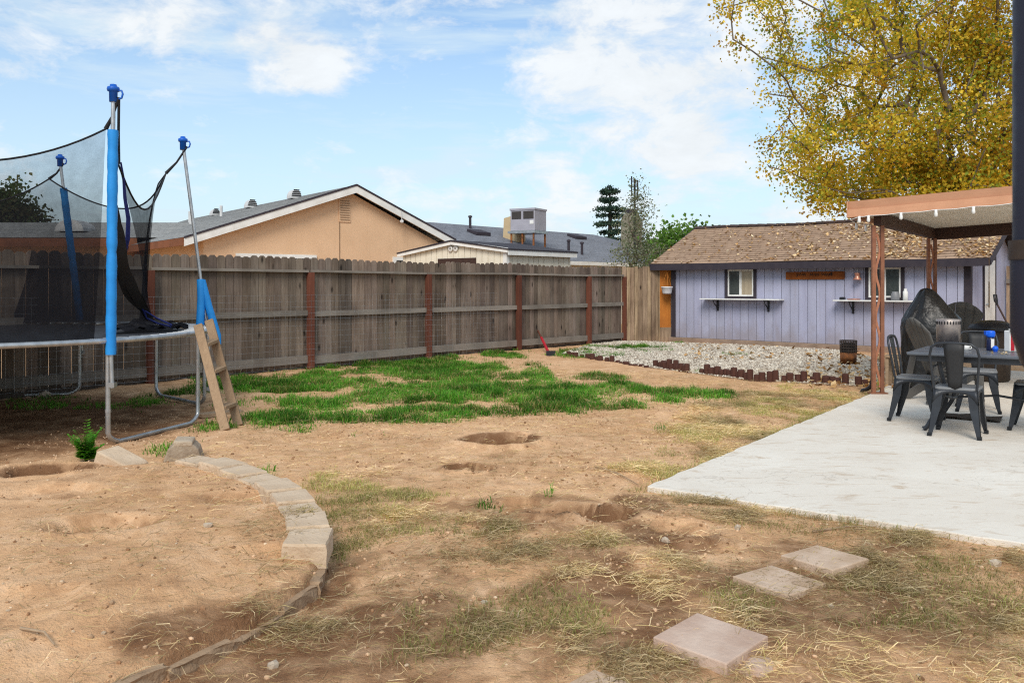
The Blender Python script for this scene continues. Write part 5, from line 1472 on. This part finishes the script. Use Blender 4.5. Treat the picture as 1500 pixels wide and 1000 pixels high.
# ------------------------------------------------------------------ neighbour houses
def frame(loc, rz): return Matrix.Translation((loc[0], loc[1], 0)) @ Matrix.Rotation(rz, 4, 'Z')
def tan_house():
    k = 1.25
    o = Vector((-6.52 * k, 16.8 * k)); rz = math.atan2(.603, .798)
    root = empty('tan_house', (o.x, o.y, 0), rz, 'tan stucco house with gray shingle gable roof behind the fence', 'house')
    ze, zp, zr = 1.4 + .94 * k, 1.4 + 2.22 * k, 1.4 + 1.09 * k
    xp, xr = 3.69 * k, 6.31 * k; Lb = 15.0; ov = .28
    # gable rake plane lies at y=-ov, wall at y=0
    mb = MB(); t = .16
    mb.prism([(.55, 0), (xr - .35, 0), (xr - .35, zr - .12), (xp, zp - t - .05), (.55, ze + .05)], 0, Lb)
    mb.build('wall', M['stucco'], root)
    mb = MB(); nx = 3
    mb.roof((0, Lb, ze), (0, -ov, ze), (xp, -ov, zp), (xp, Lb, zp), .16, .009, 1, .8)
    mb.roof((xr, -ov, zr), (xr, Lb, zr), (xp, Lb, zp), (xp, -ov, zp), .16, .009, 1, .8)
    mb.build('roof', M['roofgray'], root)
    mb = MB()
    for (a, za, b, zb_) in ((0, ze, xp, zp), (xr, zr, xp, zp)):
        mb.hexa([(a, -ov - .03, za - .22), (b, -ov - .03, zb_ - .22), (b, -ov + .02, zb_ - .22), (a, -ov + .02, za - .22), (a, -ov - .03, za - .03), (b, -ov - .03, zb_ - .03), (b, -ov + .02, zb_ - .03), (a, -ov + .02, za - .03)], 1)
        mb.add([(a, -ov, za - .05), (b, -ov, zb_ - .05), (b, 0, zb_ - .05), (a, 0, za - .05)], [(0, 1, 2, 3)], 1)
    mb.build('rake_board', M['whitepaint'], root)
    mb = MB()
    for (a, za, b, zb_) in ((0, ze, xp, zp), (xr, zr, xp, zp)):
        mb.hexa([(a, -ov - .05, za - .028), (b, -ov - .05, zb_ - .028), (b, -ov + .03, zb_ - .028), (a, -ov + .03, za - .028), (a, -ov - .05, za + .022), (b, -ov - .05, zb_ + .022), (b, -ov + .03, zb_ + .022), (a, -ov + .03, za + .022)])
    mb.build('drip_edge', M['trim'], root)
    mb = MB(); mb.box(-.04, .0, -ov + .03, Lb, ze - .2, ze - .012); mb.build('eave_fascia', M['brownfascia'], root)
    # louvred gable vent
    x = xp - .22; mb = MB(); mb.box(x - .17, x + .17, -.03, -.001, zp - 1.02, zp - .38); v = mb.build('gable_vent', M['stucco'], root)
    mb = MB()
    for i in range(9): mb.box(x - .14, x + .14, -.045, -.031, zp - .97 + i * .065, zp - .945 + i * .065, .45)
    mb.build('louvres', M['stucco'], v)
    mb = MB(); mb.box(x - .155, x - .135, -.012, -.001, .2, zp - 1.03, .35); mb.build('wall_seam', M['stucco'], root)
    for a, b in ((1.35, 3.55), (5.9, 6.5)):
        mb = MB(); mb.box(a, b, -.06, -.002, 2.12, 2.22); mb.box(a, a + .1, -.06, -.002, 1.2, 2.12); mb.box(b - .1, b, -.06, -.002, 1.2, 2.12); mb.box(a, b, -.06, -.002, 1.1, 1.2); f = mb.build('window', M['whitepaint'], root)
        mb = MB(); mb.box(a + .1, b - .1, -.03, -.002, 1.2, 2.12); mb.build('pane', M['glass_dark'], f)
    # hooded vents and pipes on the roof
    def rv(u, y, big):
        z = ze + (zp - ze) * u / xp
        mb = MB(); s = .215 * big; pts = []
        for kx in range(11):
            a = math.pi * kx / 10; pts.append((math.cos(a) * s * .8, s * math.sin(a) * 1.25))
        poly = [(u + p[0], z + p[1]) for p in pts]; mb.prism(poly, y - .3, y + .05); h = mb.build('roof_vent', M['vent'], root)
        mb = MB()
        for j in range(4): zz = z + .06 + j * s * .27; w = s * .72 * math.sqrt(max(.05, 1 - ((j * .27 + .2) / 1.25) ** 2)); mb.box(u - w, u + w, y - .315, y - .302, zz, zz + .03)
        mb.build('vent_louvres', M['strap'], h)
    rv(xp - .35, 3.3, 1.0); rv(xp - .5, 6.6, 1.0); rv(xp - .6, 10, .85)
    for u, y, h in ((2.6, 8.0, .4), (3.2, 6.7, .35), (3.3, 10.5, .4)):
        z = ze + (zp - ze) * u / xp; mb = MB(); mb.tube([(u, y, z - .05), (u, y, z + h)], .05, 8); mb.build('vent_pipe', M['vent'], root)
    # cable hook on the rake
    mb = MB(); mb.tube([(6.0, -ov - .05, zr + .75), (6.02, -ov - .06, zr + .5)], .012, 5); mb.blob((6.02, -ov - .06, zr + .46), (.06, .06, .06), 4, 1, 1, .1); mb.build('cable_hook', M['vent'], root)
    # rear wing whose roof shows through the net
    w = MB(); Mi = frame(o, rz).inverted()
    def L(x, y, z): return Mi @ Vector((x, y, z))
    ry, ey = 29.5, 25.0
    zr2 = 1.4 + 92 * ry / F; ze2 = 1.4 + 70 * ey / F
    w.roof(L(-30, ey, ze2), L(-9.0, ey, ze2), L(-9.0, ry, zr2), L(-30, ry, zr2), .16, .009, 1, .8); w.roof(L(-9, ry + 4, ze2), L(-30, ry + 4, ze2), L(-30, ry, zr2), L(-9, ry, zr2), .16, .009, 1, .8); w.build('wing_roof', M['roofgray'], root)
    w = MB(); a, b = L(-30, ey + .7, 0), L(-11.5, ey + .7, 0); w.hexa([L(-30, ey + .7, 0), L(-11.6, ey + .7, 0), L(-11.6, ry + 3.4, 0), L(-30, ry + 3.4, 0), L(-30, ey + .7, ze2), L(-11.6, ey + .7, ze2), L(-11.6, ry + 3.4, ze2), L(-30, ry + 3.4, ze2)]); w.build('wing_wall', M['stucco'], root)
    w = MB(); w.hexa([L(-30, ey - .04, ze2 - .26), L(-10.97, ey - .04, ze2 - .26), L(-10.97, ey, ze2 - .26), L(-30, ey, ze2 - .26), L(-30, ey - .04, ze2 - .015), L(-10.97, ey - .04, ze2 - .015), L(-10.97, ey, ze2 - .015), L(-30, ey, ze2 - .015)]); w.build('wing_fascia', M['brownfascia'], root)
    w = MB(); c = L(-13.6, 26.5, 0)
    pts = [(math.cos(math.pi * q / 10) * .45, math.sin(math.pi * q / 10) * .4) for q in range(11)]
    zc = ze2 + (zr2 - ze2) * .35
    w.prism([(p[0], zc + p[1] * .9) for p in pts], -.3, .5); wv = w.build('roof_vent', M['vent'], root); wv.location = (c.x, c.y, 0); wv.rotation_euler = (0, 0, -rz)
tan_house()

def blue_house():
    n = Vector((-.7507, .6607)); o = CN + n * 5.0
    root = empty('gray_roofed_house', (o.x, o.y, 0), RZF, 'house with long blue-gray hipped roof behind the cream shed', 'house')
    ze, zr = 2.2, 3.52; R = 4.0; x0, x1 = .9, 11.2; xe = 15.4
    mb = MB(); mb.roof((x0, 0, ze), (xe, 0, ze), (x1, R, zr), (x0, R, zr), .16, .009, 1, .8); mb.roof((xe, 8, ze), (x0, 8, ze), (x0, R, zr), (x1, R, zr), .16, .009, 1, .8)
    mb.roof((xe, 0, ze), (xe, 8, ze), (x1, R, zr), (x1, R, zr), .16, .009, 1, .8)
    mb.build('roof', M['roofblue'], root)
    mb = MB(); mb.box(x0 + .1, xe - .5, .5, 7.5, 0, ze); mb.build('wall', M['cream'], root)
    mb = MB(); mb.box(x0, xe + .02, -.10, -.002, ze - .13, ze - .01); mb.box(xe, xe + .1, .0, 8, ze - .13, ze - .01); mb.build('gutter', M['whitepaint'], root)
    for x, y in ((3.0, 2.8), (9.0, 3.2)):
        z = ze + (zr - ze) * y / R; mb = MB(); mb.hexa([(x - .35, y - .22, z - .05), (x + .35, y - .22, z - .05), (x + .35, y + .22, z + .09), (x - .35, y + .22, z + .09), (x - .35, y - .22, z + .05), (x + .35, y - .22, z + .05), (x + .35, y + .22, z + .17), (x - .35, y + .22, z + .17)]); mb.build('roof_vent', M['trim'], root)
    for x, y in ((3.3, 3.5), (5.6, 1.0), (6.1, .8)):
        z = ze + (zr - ze) * y / R; mb = MB(); mb.tube([(x, y, z - .05), (x, y, z + .38)], .045, 8); mb.lathe([(.07, .38), (.07, .44), (0, .46)], 8, (x, y, z)); mb.build('vent_pipe', M['trim'], root)
    # masonry chimney behind the ridge
    mb = MB(); p = A(925, 350, 34.5); q = frame(o, RZF).inverted() @ p
    zt = 1.4 + (418 - 322) * 34.5 / F
    mb.box(q.x - .3, q.x + .3, q.y - .3, q.y + .3, 2, zt); mb.hexa([(q.x - .3, q.y - .3, zt), (q.x + .3, q.y - .3, zt), (q.x + .3, q.y + .3, zt), (q.x - .3, q.y + .3, zt), (q.x - .2, q.y - .2, zt + .25), (q.x + .2, q.y - .2, zt + .25), (q.x + .2, q.y + .2, zt + .25), (q.x - .2, q.y + .2, zt + .25)], .8); c = mb.build('chimney', M['plum'], root)
    mb = MB(); mb.box(q.x - .17, q.x + .17, q.y - .17, q.y + .17, zt + .25, zt + .42); mb.build('chimney_cap', M['trim'], c)
    # antenna mast on the chimney
    p = A(926, 330, 34.0); r = empty('antenna_mast', (p.x + .1, p.y, 0), 0, 'thin tall antenna mast rising behind the wispy olive tree', 'antenna')
    zt = 1.4 + (418 - 262) * 34 / F; mb = MB(); mb.tube([(0, 0, 2.5), (0, 0, zt)], .045, 6); mb.build('mast', M['strap'], r)
    mb = MB(); mb.tube([(.12, 0, zt - .9), (.12, 0, zt - .05)], .03, 6); mb.tube([(-.12, 0, zt - .7), (-.12, 0, zt + .1)], .03, 6)
    for z in (zt - .75, zt - .3, zt - .1): mb.tube([(-.14, 0, z), (.14, 0, z)], .02, 5)
    mb.build('antenna_arms', M['strap'], r)
    # rooftop air conditioner
    Mo = frame(o, RZF)
    q = Mo @ Vector((4.1, 1.55, 0)); rz = RZF - math.radians(78)
    zb_, zt = 3.22, 3.93
    r = empty('rooftop_air_conditioner', (q.x, q.y, 2.6), rz, 'gray boxy air conditioner on legs atop the blue-gray roof', 'air conditioner')
    z0, z1 = zb_ - 2.6, zt - 2.6
    mb = MB(); mb.box(-.46, .46, -.42, .42, z0, z1); b = mb.build('cabinet', M['acgray'], r, bevel=.015)
    mb = MB(); mb.box(-.48, .48, -.44, .44, z1 - .03, z1 + .03); mb.build('lid', M['acgray'], r)
    for xa, xb in ((.04, .42),):
        mb = MB(); mb.box(xa, xb, -.435, -.421, z1 - .32, z1 - .07); mb.build('grille', M['acgrille'], r)
    mb = MB(); mb.box(-.40, -.05, -.435, -.421, z1 - .32, z1 - .07); mb.build('grille', M['acgrille'], r)
    mb = MB(); mb.box(-.475, -.461, -.36, .0, z1 - .32, z1 - .07); mb.build('grille', M['acgrille'], r)
    mb = MB(); mb.box(.28, .42, -.432, -.421, z1 - .5, z1 - .38); mb.build('rating_plate', M['whitepaint'], r)
    mb = MB(); mb.box(-.52, .5, -.5, .48, z0 - .09, z0 - .005); mb.build('platform', M['galv'], r)
    for x, y in ((-.42, -.42), (.42, -.42), (-.42, .4), (.42, .4), (0, -.42)):
        mb = MB(); mb.box(x - .025, x + .025, y - .025, y + .025, -.45, z0 - .09); mb.build('leg', M['rust'], r)
    mb = MB(); mb.hexa([(-1.05, .05, -.2), (-.47, .05, z0 - .35), (-.47, .65, z0 - .35), (-1.05, .65, -.2), (-.98, .05, z0 + .48), (-.47, .05, z1 - .12), (-.47, .65, z1 - .12), (-.98, .65, z0 + .48)]); mb.build('duct', M['ductan'], r)
blue_house()

def cream_shed():
    o = Vector((-.13, 20.3)); rz = RZF
    root = empty('cream_shed', (o.x, o.y, 0), rz, 'cream sided shed with low gable roof right behind the fence', 'shed')
    D, W = 3.7, 2.5; rr = random.Random(6)
    zt = lambda y: 2.20 + .27 * (1 - abs(y - 1.78) / 1.92) if y > -.1 else 2.2
    mb = MB(); y = 0
    while y < D - .01:                                       # gable front faces the left end (-x)
        q = min(y + .2, D); t = rr.uniform(.96, 1.04)
        mb.hexa([(0, y + .008, 0), (0, q - .008, 0), (.02, q - .008, 0), (.02, y + .008, 0), (0, y + .008, zt(y)), (0, q - .008, zt(q)), (.02, q - .008, zt(q)), (.02, y + .008, zt(y))], t); y = q
    x = .0
    while x < W - .01:
        q = min(x + .2, W); t = rr.uniform(.96, 1.04); mb.box(x + .008, q - .008, 0, .02, 0, 2.18, t); x = q
    mb.box(.013, W - .02, .013, D - .02, 0, 2.17, .8); mb.box(W - .02, W, .021, D, 0, 2.2); mb.build('wall', M['cream'], root)
    mb = MB(); mb.box(-.03, .07, -.03, .0, 0, 2.2); mb.box(-.03, -.002, .0, .09, 0, 2.2); mb.build('corner_trim', M['whitepaint'], root)
    mb = MB(); mb.box(-.14, -.02, -.02, 0, 0, .01)
    mb = MB()
    e = .12
    mb.bar((-.09, -e, 2.23), (-.09, 1.78, 2.475), .025, .11); mb.bar((-.09, 1.78, 2.475), (-.09, D + e, 2.21), .025, .11)
    mb.box(-.09, W + .1, -e - .02, -e, 2.12, 2.235)
    mb.build('fascia', M['whitepaint'], root)
    mb = MB(); mb.hexa([(-.12, -e - .04, 2.238), (W + .12, -e - .04, 2.238), (W + .12, 1.78, 2.50), (-.12, 1.78, 2.50), (-.12, -e - .04, 2.27), (W + .12, -e - .04, 2.27), (W + .12, 1.78, 2.54), (-.12, 1.78, 2.54)], .8)
    mb.hexa([(-.12, 1.78, 2.50), (W + .12, 1.78, 2.50), (W + .12, D + e, 2.238), (-.12, D + e, 2.238), (-.12, 1.78, 2.54), (W + .12, 1.78, 2.54), (W + .12, D + e, 2.27), (-.12, D + e, 2.27)], .8)
    mb.build('roof', M['trim'], root)
    mb = MB(); mb.box(-.012, -.001, 1.0, 2.35, 1.2, 2.08); mb.build('window', M['darkbrown'], root)
    mb = MB()
    for s in (-.09, .09): mb.lathe([(.03, 0), (.08, 0), (.08, .02), (.03, .02)], 14, (-.022, 1.78 + s, 2.32), M=Matrix.Rotation(-math.pi / 2, 4, 'Y'))
    mb.build('wall_vent', M['whitepaint'], root)
cream_shed()

# ------------------------------------------------------------------ trees
def grow(trunk, pts, seg=.5, bias=.35):
    """join crown points to the nearest wood, nearest first; returns nodes, parents"""
    nodes = [np.array(p, float) for p in trunk]; par = [-1] + list(range(len(trunk) - 1))
    root_d = [0.0]
    for i in range(1, len(trunk)): root_d.append(root_d[-1] + np.linalg.norm(nodes[i] - nodes[i - 1]))
    N = np.array(nodes); RD = np.array(root_d)
    tips = []
    order = np.argsort(np.linalg.norm(np.array(pts) - N[-1], axis=1))
    for oi in order:
        p = np.array(pts[oi]); d = np.linalg.norm(N - p, axis=1); c = d + bias * RD * .35
        c[0:max(1, len(trunk) // 3)] += 50
        j = int(np.argmin(c)); L = d[j]; k = max(1, int(L / seg)); prev = j; newn = []; a = N[j]
        for s in range(1, k + 1):
            t = s / k; q = a + (p - a) * t
            if s < k: q = q + rng.normal(0, .06 * min(1, L), 3) + np.array([0, 0, .12 * L * math.sin(math.pi * t) * .5])
            newn.append(q); par.append(prev); prev = len(N) + len(newn) - 1
        RD = np.concatenate([RD, RD[j] + np.linspace(L / k, L, k)]); N = np.concatenate([N, np.array(newn)]); tips.append(len(N) - 1)
    return N, np.array(par), tips
def wood_mesh(name, N, par, r_tip, r_max, mat, parent, n=5):
    cnt = np.zeros(len(N)); 
    for i in range(len(N) - 1, 0, -1):
        cnt[i] += 1 if cnt[i] == 0 else 0
        cnt[par[i]] += cnt[i]
    r = r_tip * np.maximum(cnt, 1) ** .46; r = np.minimum(r, r_max)
    d = N[1:] - N[par[1:]]; Ln = np.linalg.norm(d, axis=1, keepdims=True); d = d / np.maximum(Ln, 1e-6)
    up = np.where(np.abs(d[:, 2:3]) > .9, np.array([[1., 0, 0]]), np.array([[0, 0, 1.]]))
    a = np.cross(d, up); a /= np.linalg.norm(a, axis=1, keepdims=True); b = np.cross(d, a)
    ang = np.arange(n) * 2 * np.pi / n
    ring = a[:, None, :] * np.cos(ang)[None, :, None] + b[:, None, :] * np.sin(ang)[None, :, None]
    r1 = r[1:]; r0 = np.minimum(r[par[1:]], r1 * 1.35)
    V = np.concatenate([N[par[1:]][:, None, :] + ring * r0[:, None, None], N[1:][:, None, :] + ring * r1[:, None, None]], 1).reshape(-1, 3)
    m = len(d); f = np.array([[j, (j + 1) % n, n + (j + 1) % n, n + j] for j in range(n)])
    Fc = (np.arange(m)[:, None, None] * 2 * n + f[None]).ravel()
    return npmesh(name, V, Fc, 4, np.ones((len(V), 3)), mat, parent, True)
def leaf_cloud(name, centers, per, spread, size, cols, mat, parent, droop=0., shade=None):
    c = np.repeat(np.array(centers), per, 0); m = len(c)
    off = rng.normal(0, 1, (m, 3)) * np.array(spread); p = c + off; p[:, 2] -= droop * np.abs(rng.normal(0, 1, m))
    clump = np.repeat(rng.uniform(.75, 1.2, len(centers)), per)[:, None]
    hue = np.repeat(rng.integers(0, len(cols), len(centers)), per); hue = np.where(rng.random(m) < .7, hue, rng.integers(0, len(cols), m))
    col = np.array(cols)[hue] * clump * rng.uniform(.7, 1.3, (m, 1))
    s = rng.uniform(*size, m)[:, None]
    a = rng.normal(0, 1, (m, 3)); a[:, 2] -= .5; a /= np.linalg.norm(a, axis=1, keepdims=True)
    b = np.cross(a, rng.normal(0, 1, (m, 3))); b /= np.linalg.norm(b, axis=1, keepdims=True); nrm = np.cross(a, b)
    V = np.stack([p - a * s * .5, p + b * s * .42 + nrm * s * .12 - a * s * .1, p + a * s * .55, p - b * s * .42 + nrm * s * .12 - a * s * .1], 1).reshape(-1, 3)
    Fc = (np.arange(m)[:, None] * 4 + np.array([[0, 1, 2, 3]])).ravel()
    return npmesh(name, V, Fc, 4, np.repeat(col, 4, 0), mat, parent)
def crown_points(n, c, r, shell=.55, jag=.25, flat=0., seed=0):
    q = np.random.default_rng(seed); out = []
    while len(out) < n:
        v = q.normal(0, 1, 3); v /= np.linalg.norm(v)
        lump = 1 + jag * (math.sin(v[0] * 5 + seed) * math.cos(v[2] * 4 + 1) + .6 * math.sin(v[1] * 7 + v[2] * 6))
        rad = (q.random() ** shell) * lump
        p = np.array(c) + v * np.array(r) * rad
        if p[2] < c[2] - r[2] * (1 - flat): continue
        out.append(p)
    return out

def autumn_tree():
    root = empty('autumn_tree', (15.6, 27.5, 0), 0, 'big spreading yellow-leaved autumn tree behind the lavender shed', 'tree')
    pts = crown_points(1050, (.1, 0, 9.4), (8.6, 7.0, 6.6), .5, .2, seed=3)
    pts = [p for p in pts if p[2] > 3.0 + .25 * abs(p[0] + 1)]
    low = crown_points(250, (-2.6, -1.0, 4.9), (5.2, 3, 2.1), .6, .2, seed=9); pts += [p for p in low if p[2] > 3.2 and p[2] > 3.2 + .45 * max(0, -p[0] - 4)]
    trunk = [(0, 0, 0), (.05, 0, 1), (0, .05, 2), (-.1, 0, 3.0)]
    for t in ((-1.2, -.3, 4.2), (1.0, .3, 4.3)): pass
    N, par, tips = grow(trunk, pts, .6, .5)
    wood_mesh('trunk', N, par, .019, .45, M['bark'], root, 6)
    T = N[tips]; keep = fbm(T[:, 0] * .55 + 3, T[:, 2] * .55 + T[:, 1] * .3, 44, 2) < .68; T = T[keep]
    Q = np.array(par)[np.array(tips)][keep]; mid = T * .45 + N[Q] * .55 + rng.normal(0, .12, T.shape)
    leafpts = np.concatenate([T, mid])
    cols = [(x * 1.9, y * 2.05, z * 1.8) for x, y, z in [(.34, .225, .024), (.37, .26, .03), (.28, .175, .022), (.24, .205, .028), (.17, .18, .028), (.43, .31, .055), (.30, .16, .022), (.12, .145, .024), (.32, .245, .032)]]
    leaf_cloud('crown', leafpts, 60, (.27, .27, .22), (.07, .13), cols, M['leaf'], root, .08)
autumn_tree()

def olive_tree():
    p = A(932, 400, 24.5)
    root = empty('olive_tree', (p.x, p.y, 0), 0, 'wispy gray-green olive tree at the fence corner', 'tree')
    pts = crown_points(170, (.05, 0, 2.3), (1.1, .9, .85), .6, .3, seed=5) + crown_points(60, (.05, 0, 3.3), (.6, .55, .75), .6, .3, seed=6) + crown_points(26, (.0, 0, 4.0), (.32, .32, .6), .6, .3, seed=8)
    N, par, tips = grow([(0, 0, 0), (.03, 0, .7), (0, 0, 1.3), (.03, .02, 1.8)], pts, .25, .3)
    wood_mesh('trunk', N, par, .006, .09, M['bark'], root, 5)
    leaf_cloud('crown', N[tips], 15, (.13, .13, .13), (.035, .07), [(.20, .23, .16), (.26, .29, .21), (.14, .17, .11), (.30, .32, .25), (.18, .2, .1)], M['leaf'], root, .03)
olive_tree()

def bushy(name, px, d, zc, r, n, per, cols, label, seed, size=(.10, .2), group=None):
    p = A(px, 400, d); root = empty(name, (p.x, p.y, 0), 0, label, 'tree', group)
    pts = crown_points(n, (0, 0, zc), r, .45, .22, seed=seed)
    pts = [q for q in pts if q[2] > .8]
    N, par, tips = grow([(0, 0, 0), (0, 0, .6), (.03, 0, 1.2)], pts, .5, .3)
    wood_mesh('trunk', N, par, .012, .22, M['darkbark'], root, 5)
    leaf_cloud('crown', N[tips], per, (.28, .28, .24), size, cols, M['leaf'], root)
GC = [(.12, .24, .05), (.16, .30, .06), (.08, .17, .035), (.2, .32, .08)]
bushy('green_tree', 992, 31, 2.35, (1.05, 1.0, 1.25), 110, 50, GC, 'bright green tree just left of the lavender shed roof', 21)
bushy('green_tree', 962, 36, 2.1, (1.6, 1.3, 1.25), 130, 50, [(.09, .12, .06), (.12, .15, .08), (.07, .1, .045)], 'dull low tree between olive tree and bright green tree', 22)
bushy('dark_tree', -5, 36, 4.0, (1.9, 1.8, 1.9), 200, 60, [(.05, .08, .03), (.07, .10, .04), (.09, .09, .04)], 'dark green tree seen through the trampoline net above the roof', 23)

def conifer():
    p = A(893, 400, 48); zt = 1.4 + (418 - 272) * 48 / F
    root = empty('conifer_tree', (p.x, p.y, 0), 0, 'tall sparse dark conifer standing beyond the gray roof', 'tree')
    mb = MB(); mb.tube([(0, 0, 0), (.05, 0, zt * .5), (0, 0, zt)], [.28, .18, .03], 7); br = mb
    rr = random.Random(5); C = []
    z = 2.4
    while z < zt - .15:
        t = (z - 2.4) / (zt - 2.4); R = (2.3 * (1 - t) ** .8 + .22) * rr.uniform(.6, 1.1)
        if rr.random() < .12: R *= .5
        for k in range(5):
            a = rr.uniform(0, 6.28); L = R * rr.uniform(.55, 1.12)
            q = [Vector((math.cos(a) * L * s, math.sin(a) * L * s, z + .1 * s - .42 * L * s * s * .5 + .18 * max(0, s - .7))) for s in (0, .35, .7, 1)]
            br.tube(q, [.04, .03, .02, .008], 4, caps=False)
            for s in np.linspace(.22, 1, 9):
                i = min(2, int(s * 3)); C.append(q[i].lerp(q[i + 1], s * 3 - i) if s < 1 else q[3])
        z += .42 * rr.uniform(.75, 1.3)
    br.build('trunk', M['darkbark'], root)
    C += [Vector((0, 0, zt - .1 * k)) for k in range(5)]
    leaf_cloud('crown', [tuple(c) for c in C], 20, (.13, .13, .06), (.07, .15), [(.028, .06, .045), (.04, .08, .055), (.022, .045, .036), (.055, .09, .06)], M['needle'], root, .06)
conifer()

# leaf litter on the gravel's right end, the shed foot and the patio
pts = []
for _ in range(420):
    if rng.random() < .6: p = G(rng.uniform(1180, 1340), rng.uniform(520, 572))
    else: p = G(rng.uniform(1000, 1300), rng.uniform(505, 530))
    pts.append((p.x, p.y, .05 + rng.uniform(0, .02)))
o = scatter_leaves('ground_leaves', np.array(pts), None, (.05, .11), [(.40, .22, .08), (.5, .3, .13), (.28, .15, .06), (.55, .4, .22)], M['litter'])
tag(o, 'brown fallen leaves on the gravel and at the foot of the shed', 'fallen leaves', kind='stuff')
